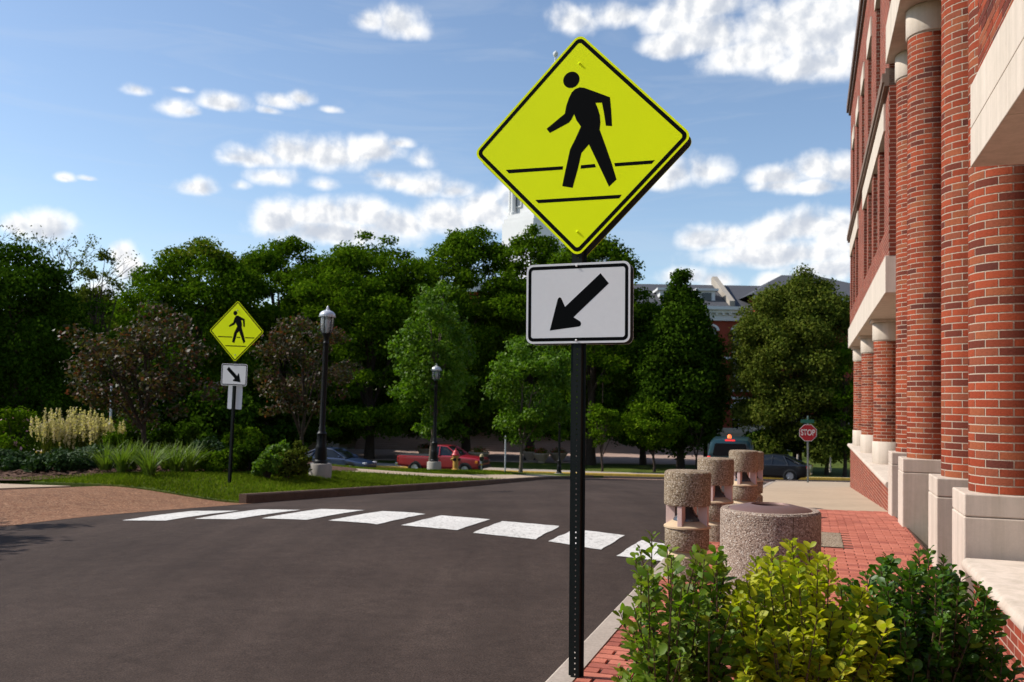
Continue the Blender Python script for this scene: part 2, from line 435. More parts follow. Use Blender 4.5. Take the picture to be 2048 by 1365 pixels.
mat('concrete_grey', (.36, .33, .29), .9, noise=[(2, .12), (30, .1)], bump=(60, .2))
mat('plaza_pink', (.36, .25, .20), .9, noise=[(.6, .12), (8, .1)])
mat('kerb', (.13, .085, .06), .92, noise=[(3, .2), (40, .3)], bump=(60, .5))
mat('kerb_pale', (.36, .30, .25), .9, noise=[(3, .15), (40, .15)], bump=(60, .3))
mat('yellow_paint', (.50, .33, .06), .8, noise=[(4, .25), (40, .15)])
mat('stripe_paint', (.60, .58, .545), .8, noise=[(1.5, .12), (25, .12), (90, .16)], bump=(90, .5), col2=((.20, .18, .165), 22.0, .53, .72))
mat('precast', (.56, .465, .385), .85, noise=[(1.2, .07), (12, .06), (120, .05)], bump=(90, .15), streak=.12)
mat('precast_face', (.60, .51, .425), .85, noise=[(.8, .06), (9, .05), (80, .05)], bump=(90, .12), streak=.10)
mat('mortar', (.43, .34, .26), .95, noise=[(20, .1)])
mat('black_paint', (.005, .0055, .006), .5, spec=.25)
mat('sign_black', (.003, .0035, .004), .7, spec=.04)
mat('sign_yellow', (.88, 1.0, .0), .6, noise=[(2.0, .02)], spec=.12)
mat('sign_white', (.72, .715, .71), .5, spec=.25, noise=[(2.5, .03), (30, .02)])
mat('aluminium', (.45, .46, .48), .45, metal=.6, noise=[(4, .06)])
mat('sign_back_dark', (.035, .030, .026), .5, noise=[(5, .2)])
mat('post_green', (.0035, .0065, .0055), .6, noise=[(6, .3), (40, .2)], col2=((.030, .016, .010), 5.0, .64, .78), spec=.2)
mat('galvanised', (.20, .22, .22), .5, metal=.5, noise=[(8, .15)])
mat('bark', (.055, .040, .030), .95, noise=[(6, .3), (30, .4)], bump=(22, 1.0))
mat('bark_pale', (.12, .095, .075), .95, noise=[(6, .25), (30, .35)], bump=(22, .9))
mat('glass_dark', (.008, .010, .012), .05, spec=.6)
mat('rubber', (.012, .012, .012), .8)
mat('rim', (.45, .45, .46), .35, metal=.8)
mat('chrome', (.6, .6, .62), .2, metal=1.0)
mat('black_plastic', (.015, .015, .016), .55)
speckle('aggregate_tan', (.30, .225, .150), (.50, .42, .33), (.12, .075, .045), 95)
speckle('aggregate_pink', (.36, .27, .21), (.56, .48, .41), (.15, .10, .075), 110)
speckle('aggregate_brown', (.25, .118, .060), (.40, .24, .14), (.11, .045, .024), 40, bump=.4)
brickwall('brick_wall')
BR = []
for i, c in enumerate([(.290, .058, .025), (.245, .045, .020), (.225, .062, .032), (.130, .031, .019), (.190, .040, .020), (.265, .076, .034), (.105, .029, .020)]):
    BR.append(mat('brick_clay_%d' % i, c, .85, noise=[(4, .16), (40, .14)], bump=(60, .35)))
BRW = [.25, .24, .15, .10, .14, .09, .03]
PV = []
for i, c in enumerate([(.42, .135, .090), (.36, .110, .075), (.46, .155, .105), (.31, .095, .068)]):
    PV.append(mat('paver_clay_%d' % i, c, .9, noise=[(5, .15), (50, .12)], bump=(60, .3)))
# ------------------------------------------------------------------ ground, streets, pavements
rng = random.Random(7)
def sheet(name, us, vs, fn, zf, off, material, parent=None, label=None, kind='structure', skirt=0.0):
    """grid sheet: fn(u, v) -> world x, y ; height zf(x, y) + off"""
    vv = []; ff = []
    nu, nv = len(us), len(vs)
    for u in us:
        for v in vs:
            x, y = fn(u, v); vv.append((x, y, zf(x, y) + off))
    for i in range(nu - 1):
        for j in range(nv - 1):
            a = i * nv + j; ff.append((a, a + nv, a + nv + 1, a + 1))
    mb = MB(); mb.add(vv, ff)
    if skirt:
        per = [i * nv for i in range(nu)] + [(nu - 1) * nv + j for j in range(1, nv)] + [i * nv + nv - 1 for i in range(nu - 2, -1, -1)] + [j for j in range(nv - 2, 0, -1)]
        base = len(mb.v)
        for i in per: x, y, z = mb.v[i]; mb.v.append((x, y, z - skirt))
        for k in range(len(per)):
            k2 = (k + 1) % len(per)
            mb.f.append((per[k], per[k2], base + k2, base + k)); mb.m.append(0)
    me = mb.mesh(name, material, fix=False)
    bm = bmesh.new(); bm.from_mesh(me)
    if sum(f.normal.z for f in bm.faces) < 0:
        for f in bm.faces: f.normal_flip()
    bm.to_mesh(me); bm.free()
    o = link(name, me, parent)
    if parent is None: tag(o, kind=kind)
    return o
def lin(a, b, k): return [a + (b - a) * i / (k - 1) for i in range(k)]

xs = sorted(set([-900, -400, -200, -120] + lin(-90, 90, 37) + [120, 200, 400, 900]))
ysr = sorted(set([-300, -100, -40, -10] + lin(0, 70, 71) + lin(74, 200, 22) + [300, 500, 1000, 1900]))
sheet('ground', xs, ysr, lambda u, v: (u, v), lambda x, y: RZ(y), -.16, MATS['grass'])
road = sheet('road', lin(KL - .15, KR + .05, 30), lin(-12, 37.4, 130), W, road_z, 0.0, MATS['asphalt'])
cross = sheet('cross_street', lin(-70, 60, 80), lin(46.2, 54.5, 12), W, lambda x, y: RZ(y), 0.0, MATS['asphalt'])
sheet('intersection', lin(KL - .1, 40, 60), lin(37.35, 46.25, 14), W, road_z, -.004, MATS['asphalt'])
mat('brick_crossing_paint', (.19, .085, .060), .9, noise=[(2, .15), (20, .2)])
for t0, t1, nm, mt in ((37.9, 38.35, 'pale_band', 'kerb_pale'), (38.35, 40.3, 'brick_crossing', 'brick_crossing_paint'), (40.3, 40.75, 'pale_band', 'kerb_pale')):
    sheet(nm, lin(-8.6, -1.0, 14), lin(t0, t1, 4), W, road_z, .006, MATS[mt], parent=road)
# zebra stripes: corners in the street frame
STR = [[(-1.95, 9.55), (-1.42, 9.45), (-1.42, 10.55), (-1.9, 10.75)],
       [(-2.88, 10.12), (-2.2, 9.85), (-2.15, 11.05), (-2.84, 11.25)], [(-3.87, 10.3), (-3.05, 10.17), (-3.1, 11.45), (-3.93, 11.55)],
       [(-4.9, 10.45), (-4.12, 10.4), (-4.14, 11.66), (-4.9, 11.75)], [(-6.0, 10.55), (-5.2, 10.36), (-5.17, 11.8), (-6.02, 12.15)],
       [(-7.08, 10.63), (-6.33, 10.58), (-6.42, 12.35), (-7.3, 12.6)], [(-7.98, 10.38), (-7.36, 10.45), (-7.5, 12.3), (-8.3, 12.42)],
       [(-8.85, 10.0), (-8.22, 10.09), (-8.4, 12.0), (-9.15, 11.85)]]
for q in STR:
    mb = MB(); NN = 8
    vv = []
    for i in range(NN + 1):
        for j in range(NN + 1):
            u, v = i / NN, j / NN
            n = (1 - v) * ((1 - u) * q[0][0] + u * q[1][0]) + v * ((1 - u) * q[3][0] + u * q[2][0])
            t = (1 - v) * ((1 - u) * q[0][1] + u * q[1][1]) + v * ((1 - u) * q[3][1] + u * q[2][1])
            if i in (0, NN) or j in (0, NN): n += rng.uniform(-.012, .012); t += rng.uniform(-.012, .012)
            x, y = W(n, t); vv.append((x, y, road_z(x, y) + .008))
    mb.add(vv, [(i * (NN + 1) + j, (i + 1) * (NN + 1) + j, (i + 1) * (NN + 1) + j + 1, i * (NN + 1) + j + 1) for i in range(NN) for j in range(NN)])
    mb.build('crosswalk_stripe', MATS['stripe_paint'], road, fix=False)

def kerb(name, line, width, zt, depth, mt, seg=1.0, closed=False):
    """line: (n, t) points; kerb stones as one strip with the top at zt and a face of the given depth; offset to the left of the line"""
    pts = []
    for (a, b) in zip(line[:-1], line[1:]):
        L = math.dist(a, b); k = max(1, int(L / seg))
        pts += [(a[0] + (b[0] - a[0]) * i / k, a[1] + (b[1] - a[1]) * i / k) for i in range(k)]
    pts.append(line[-1])
    rings = []
    for i, p in enumerate(pts):
        q0 = pts[max(0, i - 1)]; q1 = pts[min(len(pts) - 1, i + 1)]
        d = Vector((q1[0] - q0[0], q1[1] - q0[1])).normalized(); nn = Vector((-d.y, d.x))
        x0, y0 = W(*p); x1, y1 = W(p[0] + nn.x * width, p[1] + nn.y * width)
        xm, ym = W(p[0] + nn.x * .03, p[1] + nn.y * .03)
        z0 = zt(x0, y0); z1 = zt(x1, y1)
        rings.append([(x0, y0, z0 - depth), (x0, y0, z0 - .025), (xm, ym, z0), (x1, y1, z1), (x1, y1, z1 - depth)])
    mb = MB(); mb.loft(rings)
    o = mb.build(name, mt, smooth=35)
    return tag(o, kind='structure')
kerb('kerb_right', [(KR, -12), (KR, 34.2), (KR + .2, 35.4), (KR + .8, 36.3), (KR + 2.0, 36.9), (12, 37.2)][::-1], .16, lambda x, y: walk_z(x, y) + .006, .35, MATS['kerb_pale'])
lk = lambda x, y: RZ(y) + .10
kerb('kerb_left', [(KL, 14.5), (KL, 43.0), (KL - .35, 44.6), (KL - 1.3, 45.7), (KL - 3, 46.2), (-70, 46.2)], .16, lk, .35, MATS['kerb'])
kerb('kerb_near_left', [(KL + .1, -12), (KL + .1, 7.9), (KL - .1, 8.3)], .16, lk, .35, MATS['kerb'])
kerb('kerb_far', [(-75, 54.5), (60, 54.5)], .30, lambda x, y: RZ(y) + .15, .4, MATS['yellow_paint'], seg=3)
sheet('far_pavement', lin(-75, 60, 60), lin(54.8, 57.0, 4), W, lambda x, y: RZ(y), .155, MATS['kerb_pale'], skirt=.2)
sheet('far_lawn', lin(-75, 60, 60), lin(57.0, 70, 8), W, lambda x, y: RZ(y), .12, MATS['grass'])

# left verge
def apron_z(x, y):
    n, t = NTc(x, y)
    k = sst(9.9, 13.3, -n)
    return road_z(x, y) * (1 - k) + (RZ(y) + .16) * k
sheet('apron', lin(-13.4, KL + .12, 18), lin(8.1, 14.65, 20), W, apron_z, .004, MATS['aggregate_brown'])
sheet('left_pavement', lin(-60, -13.35, 50), lin(10.6, 13.7, 8), W, lambda x, y: RZ(y), .19, MATS['concrete'], skirt=.3)
def lawn_f(x, y):
    n, t = NTc(x, y)
    z = lawn_z(x, y)
    k = 1 - sst(14.4, 16.4, t)
    return z * (1 - k) + (apron_z(x, y) + .03 if n > -13.4 else RZ(y) + .20) * k
lawn = sheet('lawn', lin(-62, KL - .155, 120), lin(14.55, 46.05, 74), W, lawn_f, 0.0, MATS['grass'], skirt=.3)
sheet('near_left_lawn', lin(-60, KL - .1, 60), lin(-12, 8.2, 20), W, lambda x, y: RZ(y), .09, MATS['grass'])
sheet('near_left_lawn_strip', lin(-60, -13.3, 50), lin(8.1, 10.65, 8), W, lambda x, y: RZ(y), .13, MATS['grass'])
PT = [20.5, 22, 24, 26, 28, 29.2, 30.5, 34, 38]
PA = [-13.7, -13.3, -12.9, -12.4, -12.0, -11.85, -11.7, -11.25, -11.0]      # far edge of the path (n) at each t
PB = [-12.7, -12.4, -11.95, -11.45, -10.9, -10.3, -10.17, -10.17, -10.17]
def path_nt(u, v):
    a_, b_ = np.interp(v, PT, PA), np.interp(v, PT, PB); return W(a_ + (b_ - a_) * u, v)
sheet('footpath', lin(0, 1, 6), lin(20.5, 38, 60), path_nt, lawn_f, .02, MATS['concrete'])
# mulched bed on the mound
bed_c = (-10.6, 24.4)
vv = []; NB = 60
for r in range(9):
    for k in range(NB):
        a = 2 * PI * k / NB
        rx, ry = 5.5, 5.2
        w_ = 1 + .10 * math.sin(3 * a + .5) + .06 * math.sin(7 * a)
        x = bed_c[0] + rx * w_ * r / 8 * math.cos(a); y = bed_c[1] + ry * w_ * r / 8 * math.sin(a) + .1 * (x + 9.4)
        vv.append((x, y, lawn_f(x, y) + .03 + .05 * math.cos(r / 8 * PI / 2)))
mb = MB(); mb.add(vv, [(r * NB + k, r * NB + (k + 1) % NB, (r + 1) * NB + (k + 1) % NB, (r + 1) * NB + k) for r in range(8) for k in range(NB)])
bed = tag(mb.build('mulch_bed', MATS['mulch']), kind='structure')
# bark chips lying on the bed
def scatter_chips():
    R_ = np.random.RandomState(3); N = 9000
    a = R_.uniform(0, 2 * PI, N); r = np.sqrt(R_.uniform(0, 1, N)) * .98
    x = bed_c[0] + 5.5 * r * np.cos(a); y = bed_c[1] + 5.2 * r * np.sin(a) + .1 * (x + 9.4)
    z = np.array([lawn_f(i, j) for i, j in zip(x, y)]) + .075
    L = R_.uniform(.03, .09, N); wd_ = L * .35; th = R_.uniform(0, PI, N); ti = R_.uniform(-.4, .4, N)
    ux = np.stack([np.cos(th) * np.cos(ti), np.sin(th) * np.cos(ti), np.sin(ti)], 1); vx = np.stack([-np.sin(th), np.cos(th), 0 * th], 1)
    c = np.stack([x, y, z], 1)
    V = np.stack([c - ux * L[:, None] - vx * wd_[:, None], c + ux * L[:, None] - vx * wd_[:, None], c + ux * L[:, None] + vx * wd_[:, None], c - ux * L[:, None] + vx * wd_[:, None]], 1).reshape(-1, 3)
    me = fast_mesh('bark_chips', V, np.arange(4 * N).reshape(-1, 4), MATS['mulch'])
    tag(link('bark_chips', me, bed), kind='stuff')
scatter_chips()

# right pavement: concrete beyond, red clay pavers near
sheet('pavement', lin(KR + .155, 1.22, 10), lin(15.5, 36.9, 60), W, walk_z, 0.0, MATS['concrete'], skirt=.3)
sheet('corner_pavement', lin(1.22, 12, 16), lin(31.3, 37.0, 16), W, walk_z, -.004, MATS['concrete'], skirt=.3)
pav_base = sheet('brick_pavement', lin(KR + .155, 1.22, 10), lin(-8, 15.5, 80), W, walk_z, -.006, mat('paver_joint', (.10, .050, .038), .95, noise=[(30, .3)]))
INSET = (-.14, .36, 10.55, 11.75)    # tan concrete inset (n0, n1, t0, t1)
def lay_pavers():
    pw, pl, g = .100, .200, .0045
    cand = []
    row = 0; t = 1.0
    while t < 15.48:
        off = (row % 2) * .1
        n = KR + .16 + off - .2
        while n < 1.2:
            n0, n1 = max(n, KR + .16), min(n + pl, 1.2)
            if n1 - n0 > .03:
                nc, tc_ = (n0 + n1) / 2, t + pw / 2
                if not (INSET[0] - .02 < nc < INSET[1] + .02 and INSET[2] - .02 < tc_ < INSET[3] + .02):
                    cand.append((nc, tc_, n1 - n0, t))
            n += pl
        t += pw; row += 1
    # the clearest whole ones in view between the litter bin and the plinths are pieces of their own
    vis = sorted([c for c in cand if abs(c[2] - pl) < .01 and -.6 < c[0] < 1.15 and 8.6 < c[1] < 15.4], key=lambda c: c[1])[:300]
    vs_ = set((round(c[0], 4), round(c[1], 4)) for c in vis)
    def pm(w_, k):
        mb = MB(); a, b = w_ / 2 - g, pw / 2 - g
        e = .006
        mb.loft([[(-a, -b, -.04), (a, -b, -.04), (a, b, -.04), (-a, b, -.04)], [(-a, -b, -e), (a, -b, -e), (a, b, -e), (-a, b, -e)],
                 [(-a + e, -b + e, 0), (a - e, -b + e, 0), (a - e, b - e, 0), (-a + e, b - e, 0)]])
        return mb.mesh('paver', PV[k])
    pms = [pm(pl, k) for k in range(4)]
    big = MB()
    for nc, tc_, w_, t_ in cand:
        x, y = W(nc, tc_); z = walk_z(x, y) + rng.uniform(-.0015, .002) + .004
        k = rng.choices(range(4), [.4, .3, .2, .1])[0]
        if (round(nc, 4), round(tc_, 4)) in vs_:
            o = link('paver', pms[k], pav_base, (x, y, z), (rng.uniform(-.008, .008), rng.uniform(-.008, .008), -ANG))
        else:
            a, b = w_ / 2 - g, pw / 2 - g; e = .006
            M = Matrix.Translation((x, y, z)) @ Matrix.Rotation(-ANG, 4, 'Z')
            P = [M @ Vector(p) for p in [(-a, -b, -.02), (a, -b, -.02), (a, b, -.02), (-a, b, -.02), (-a + e, -b + e, 0), (a - e, -b + e, 0), (a - e, b - e, 0), (-a + e, b - e, 0)]]
            big.add(P, [(4, 5, 6, 7), (0, 1, 5, 4), (1, 2, 6, 5), (2, 3, 7, 6), (3, 0, 4, 7)], k)
    o = big.build('paver_field', PV, pav_base, fix=False); tag(o, kind='stuff')
    ns, ts = lin(INSET[0], INSET[1], 4), lin(INSET[2], INSET[3], 5)
    sheet('concrete_inset', ns, ts, W, walk_z, .006, MATS['aggregate_tan'], parent=pav_base)
lay_pavers()

# ------------------------------------------------------------------ the brick building on the right
BN, BT = 1.2, 16.0
bx, by = W(BN, BT)
bld = thing('brick_building', 'long red brick building with round brick columns, pale precast lintels and plinths on the right', 'building', (bx, by, 0), -ANG)
def L(n, t): return n - BN, t - BT
def bbox(mb, n0, n1, t0, t1, z0, z1, mi=0):
    a, b = L(n0, t0); c, d = L(n1, t1); return mb.box(a, c, b, d, z0, z1, mi)
FACE = 1.15
# walls
wl = MB()
ROOF = 10.6
bbox(wl, FACE + .03, 1.65, 1.0, 7.20, 4.0, ROOF)                       # bay over the near lintel
bbox(wl, FACE + .03, 1.65, 7.2, 15.0, 7.6, ROOF)                       # over the portico
bbox(wl, 3.6, 4.0, 1.0, 29.2, -1.2, ROOF)                              # rear wall of the portico
bbox(wl, 1.65, 3.6, 28.9, 29.2, -1.2, ROOF)
bbox(wl, 4.0, 14.0, 28.8, 29.2, -1.2, ROOF)
LOW = [(15.9, 17.0), (17.5, 18.6), (19.1, 20.2), (20.7, 21.8), (24.4, 25.5), (26.0, 27.1), (27.6, 28.6)]
UPP = [(16.9, 17.9), (19.3, 20.4), (21.8, 22.8), (24.2, 25.3), (26.6, 27.6)]
def band(z0, z1, holes, t0=15.0, t1=29.2):
    p = t0
    for a, b in holes + [(t1, None)]:
        if a > p: bbox(wl, FACE, 1.65, p, a, z0, z1)
        p = b
band(4.0, 4.5, []); band(4.5, 6.15, LOW); band(6.15, 6.6, [(15.7, 22.0), (24.2, 28.8)]); band(6.6, 7.3, []); band(7.3, 9.1, UPP); band(9.1, 9.5, [(a - .12, b + .12) for a, b in UPP]); band(9.5, ROOF, [])
wl.build('wall', MATS['brick_wall'], bld)
for grp in ((15.7, 22.0), (24.2, 28.8)):
    mb = MB(); bbox(mb, FACE - .03, 1.64, grp[0], grp[1], 6.15, 6.6); mb.build('window_lintel', MATS['precast_face'], bld)
for a, b in UPP:
    mb = MB(); bbox(mb, FACE - .03, 1.64, a - .12, b + .12, 9.1, 9.5); mb.build('window_lintel', MATS['precast_face'], bld)
for (z0, z1), lst in (((4.5, 6.15), LOW), ((7.3, 9.1), UPP)):
    for a, b in lst:
        mb = MB(); bbox(mb, 1.50, 1.52, a + .06, b - .06, z0 + .06, z1 - .06); wnd = mb.build('window', MATS['glass_dark'], bld)
        mb = MB()
        for q in ((a, a + .06, z0, z1), (b - .06, b, z0, z1), (a + .06, b - .06, z0, z0 + .06), (a + .06, b - .06, z1 - .06, z1), ((a + b) / 2 - .025, (a + b) / 2 + .025, z0 + .06, z1 - .06)):
            bbox(mb, 1.46, 1.54, *q)
        mb.build('window_frame', MATS['black_paint'], wnd)
        mb = MB(); bbox(mb, FACE + .06, 1.5, a + .002, b - .002, z0 + .002, z0 + .05); mb.build('window_sill', MATS['precast_face'], wnd)
mb = MB(); bbox(mb, FACE - .07, FACE + .1, 15.0, 29.25, 6.66, 6.72); bbox(mb, FACE - .10, FACE + .1, 15.0, 29.25, 6.72, 6.86); bbox(mb, FACE - .05, FACE + .1, 15.0, 29.25, 6.86, 6.94)
mb.build('string_course', mat('stringcourse', (.20, .14, .11), .8, noise=[(5, .1)]), bld)
mb = MB(); bbox(mb, FACE - .06, 14.2, .8, 29.3, ROOF, ROOF + .10); bbox(mb, FACE - .12, 14.3, .7, 29.35, ROOF + .10, ROOF + .34)
mb.build('roof_edge', mat('eave', (.16, .11, .09), .7, noise=[(4, .15)]), bld, bevel=.015)
# brick skin of the near bay, brick by brick
def wall_bricks(n_face, t0, t1, z0, z1, nm):
    big = MB(); row = 0; z = z0
    while z + .0677 <= z1 + .001:
        t = t0 - (.1045 if row % 2 else 0)
        while t < t1:
            a, b = max(t, t0), min(t + .209 - .009, t1)
            if b - a > .02:
                k = rng.choices(range(7), BRW)[0]
                u0, v0 = L(n_face + rng.uniform(-.001, .001), a); u1, v1 = L(n_face + .02, b)
                P = [(u0, v0, z), (u0, v1, z), (u0, v1, z + .058), (u0, v0, z + .058), (u1, v0, z), (u1, v1, z), (u1, v1, z + .058), (u1, v0, z + .058)]
                big.add(P, [(0, 3, 2, 1), (0, 1, 5, 4), (1, 2, 6, 5), (2, 3, 7, 6), (3, 0, 4, 7)], k)
            t += .209
        z += .0677; row += 1
    m_ = MB(); bbox(m_, n_face + .0025, n_face + .03, t0 + .001, t1 - .002, z0, z1)
    back = m_.build('wall_facing', MATS['mortar'], bld)
    tag(big.build(nm, BR, back, fix=False), kind='stuff')
wall_bricks(FACE, 3.2, 7.20, 4.0, 7.6, 'brick_courses')
# lintels: precast blocks with open joints
def blocks(n0, n1, ts, zs_, rnd=.012):
    for (a, b) in zip(ts[:-1], ts[1:]):
        for (c, d) in zip(zs_[:-1], zs_[1:]):
            mb = MB(); bbox(mb, n0, n1, a + .003, b - .003, c + (.002 if c != zs_[0] else 0), d - .002)
            mb.build('lintel_block', MATS['precast_face'], bld, bevel=.006)
blocks(FACE - .05, 2.1, [1.2, 2.9, 4.4, 5.95, 7.2], [3.4, 3.68, 4.0])
blocks(FACE - .05, 2.1, [7.2, 9.8, 12.4, 15.0], [7.0, 7.6])
blocks(FACE - .05, 2.1, [15.0, 17.3, 19.8, 22.4, 25.0, 27.0, 29.2], [3.42, 4.0])
for t in (19.8, 24.3, 28.6):
    mb = MB(); bbox(mb, FACE + .02, 2.05, t - .36, t + .36, 3.36, 3.418)
    mb.build('lintel_bearing', MATS['precast'], bld, bevel=.005)
mb = MB(); bbox(mb, 2.1, 3.6, 15.0, 29.2, 3.5, 3.6); bbox(mb, 2.1, 3.6, 1.0, 7.2, 3.5, 3.6); bbox(mb, 2.1, 3.6, 7.2, 15, 7.1, 7.2)
mb.build('portico_ceiling', MATS['precast'], bld)
# plinths
PL = [8.15, 9.76, 13.08, 14.72]
for t in PL:
    mb = MB()
    x, y = W(FACE, t)
    bbox(mb, FACE, 1.95, t - .32, t + .32, -.3, .80); bbox(mb, FACE + .002, 1.948, t - .318, t + .318, .806, .98); bbox(mb, FACE + .012, 1.93, t - .30, t + .30, .79, .81)
    mb.build('plinth', MATS['precast'], bld, bevel=.012)
# columns
NBK = 9; CR = .300; CORE = .2975; CH = .0677
def arc_brick_pts(a0, a1, z0, z1, r0=CORE - .012, r1=CR, seg=4):
    ri = []
    for k in range(seg + 1):
        a = a0 + (a1 - a0) * k / seg; c, s = math.cos(a), math.sin(a)
        ri.append([(r0 * c, r0 * s, z0), (r1 * c, r1 * s, z0), (r1 * c, r1 * s, z1), (r0 * c, r0 * s, z1)])
    return ri
DA = 2 * PI / NBK; GA = .0115 / CR
def arc_mesh(k):
    mb = MB(); mb.loft(arc_brick_pts(-DA / 2 + GA / 2, DA / 2 - GA / 2, .0055, CH - .0055))
    return mb.mesh('brick', BR[k], smooth=40)
arcm = [arc_mesh(k) for k in range(7)]
def column(n, t, z0, z1, single=0, capz=None, basez=None):
    """brick drum from z0 to z1; single: how many bricks (lowest courses on the side in view) are pieces of their own"""
    u, v = L(n, t)
    mb = MB(); mb.lathe([(CORE, z0), (CORE, z1)], 36)
    col = mb.build('column', MATS['mortar'], bld, (u, v, 0), smooth=40)
    x, y = W(n, t)
    vd = math.atan2(-y, -x) + ANG                                     # towards the camera, in the building's frame
    big = MB(); z = z0; row = 0; cnt = 0
    ph = rng.uniform(0, DA)
    while z + CH <= z1 + .002:
        for i in range(NBK):
            a = ph + i * DA + (DA / 2 if row % 2 else 0)
            da = (a - vd + PI) % (2 * PI) - PI
            k = rng.choices(range(7), BRW)[0]
            if cnt < single and -2.0 < da < 1.25:
                link('brick', arcm[k], col, (0, 0, z), (0, 0, a)); cnt += 1
            elif abs(da) < 2.3:
                big.loft(arc_brick_pts(a - DA / 2 + GA / 2, a + DA / 2 - GA / 2, z + .0055, z + CH - .0055, seg=3), k)
        z += CH; row += 1
    if big.f: tag(big.build('brick_courses', BR, col, smooth=40), kind='stuff')
    def drum(nm, a, b):
        m2 = MB(); m2.lathe([(CR + .012, a), (CR + .02, a + .012), (CR + .02, b - .012), (CR + .012, b)], 40); m2.build(nm, MATS['precast_face'], col, smooth=40)
    if capz: drum('capital', *capz)
    if basez: drum('base_drum', *basez)
    return col
CN = 1.53
column(CN, PL[0], .98, 6.62, single=190, capz=(6.62, 6.998))
column(CN, PL[1], .98, 6.62, single=110, capz=(6.62, 6.998))
column(CN, PL[2], .98, 6.62, capz=(6.62, 6.998))
column(CN, PL[3], .98, 6.62, capz=(6.62, 6.998))
for t in (19.8, 24.3, 28.6):
    column(CN, t, .95, 3.0, capz=(3.0, 3.358), basez=(.5, .95))
# seat wall between the columns with a rounded coping
def seat_wall(t0, t1, zb):
    mb = MB(); bbox(mb, 1.20, 2.3, t0, t1, zb, .40)
    w_ = mb.build('seat_wall', MATS['brick_wall'], bld)
    k = max(1, round((t1 - t0) / 2.4)); ts = lin(t0 - .0, t1, k + 1)
    for a, b in zip(ts[:-1], ts[1:]):
        m2 = MB(); prof = [(1.22, .40), (1.15, .40), (1.125, .412), (1.112, .437), (1.112, .463), (1.125, .488), (1.15, .50), (2.3, .50), (2.3, .40)]
        r0 = [(*L(p[0], a + .003), p[1]) for p in prof]; r1 = [(*L(p[0], b - .003), p[1]) for p in prof]
        m2.loft([r0, r1]); m2.build('coping', MATS['precast'], w_, smooth=35)
seat_wall(15.06, 29.9, -1.4)
seat_wall(-1.0, 7.72, -.3)
# brick infill between the paired plinths stays open; floor of the portico
mb = MB(); bbox(mb, 1.95, 3.6, 1.0, 29.2, -1.0, .35); mb.build('portico_floor', MATS['concrete'], bld)
# ------------------------------------------------------------------ signs
def fillet(poly, r, seg=6):
    """round the corners of a convex outline"""
    out = []; n = len(poly)
    for i in range(n):
        p = Vector(poly[i]); a = Vector(poly[i - 1]) - p; b = Vector(poly[(i + 1) % n]) - p
        a.normalize(); b.normalize()
        half = a.angle(b) / 2; d = r / math.tan(half); c = p + (a + b).normalized() * (r / math.sin(half))
        p0 = p + a * d; p1 = p + b * d
        a0 = math.atan2(p0.y - c.y, p0.x - c.x); a1 = math.atan2(p1.y - c.y, p1.x - c.x)
        dd = (a1 - a0 + PI) % (2 * PI) - PI
        for k in range(seg + 1):
            t = a0 + dd * k / seg; out.append((c.x + r * math.cos(t), c.y + r * math.sin(t)))
    return out
def dia(h): return [(0, -h), (h, 0), (0, h), (-h, 0)]
def rect(w, h): return [(-w / 2, -h / 2), (w / 2, -h / 2), (w / 2, h / 2), (-w / 2, h / 2)]
def ring_plate(mb, outer, inner, y0, y1):
    n = len(outer)
    vs = [(a, y0, b) for a, b in outer] + [(a, y0, b) for a, b in inner] + [(a, y1, b) for a, b in outer] + [(a, y1, b) for a, b in inner]
    fs = []
    for i in range(n):
        j = (i + 1) % n
        fs += [(i, j, n + j, n + i), (2 * n + i, 3 * n + i, 3 * n + j, 2 * n + j), (i, 2 * n + i, 2 * n + j, j), (n + i, n + j, 3 * n + j, 3 * n + i)]
    mb.add(vs, fs)
WALKER = [(.0017, .3322), (.0288, .3272), (.1041, .2929), (.1811, .2567), (.1887, .1822), (.1951, .0905), (.159, .0957), (.1472, .1691), (.1343, .2303), (.0968, .2326), (.1119, .1972), (.1238, .158), (.1271, .1182), (.1229, .077), (.1582, -.0179), (.1952, -.1224), (.2236, -.2155), (.1806, -.2533), (.132, -.1501), (.0614, -.0025), (.0179, -.0488), (-.0009, -.1335), (-.0322, -.246), (-.0943, -.232), (-.0757, -.1402), (-.0498, -.0226), (-.018, .038), (.0127, .104), (-.0133, .142), (-.0286, .1795), (-.0435, .151), (-.0585, .1331), (-.1728, .083), (-.1927, .1093), (-.0838, .188), (-.0765, .2296), (-.0628, .2709), (-.0446, .3066), (-.0253, .3244)]
LINES = [[(-.4413, -.1124), (-.0899, -.1168), (-.0929, -.1363), (-.4211, -.1342)], [(.0161, -.1189), (.0969, -.1177), (.1034, -.1375), (.013, -.1393)],
         [(.2089, -.1211), (.4395, -.1222), (.4218, -.1416), (.2152, -.1408)], [(-.2561, -.302), (.2539, -.3035), (.2404, -.3235), (-.2364, -.322)]]
ARROW = [(.1346, .1647), (.1828, .1054), (-.0215, -.0802), (.0185, -.1059), (.0238, -.1189), (.0188, -.1306), (.0093, -.1345), (-.1624, -.154), (-.1166, .0234), (-.1116, .0325), (-.1039, .0357), (-.0955, .0312), (-.0723, -.0201)]
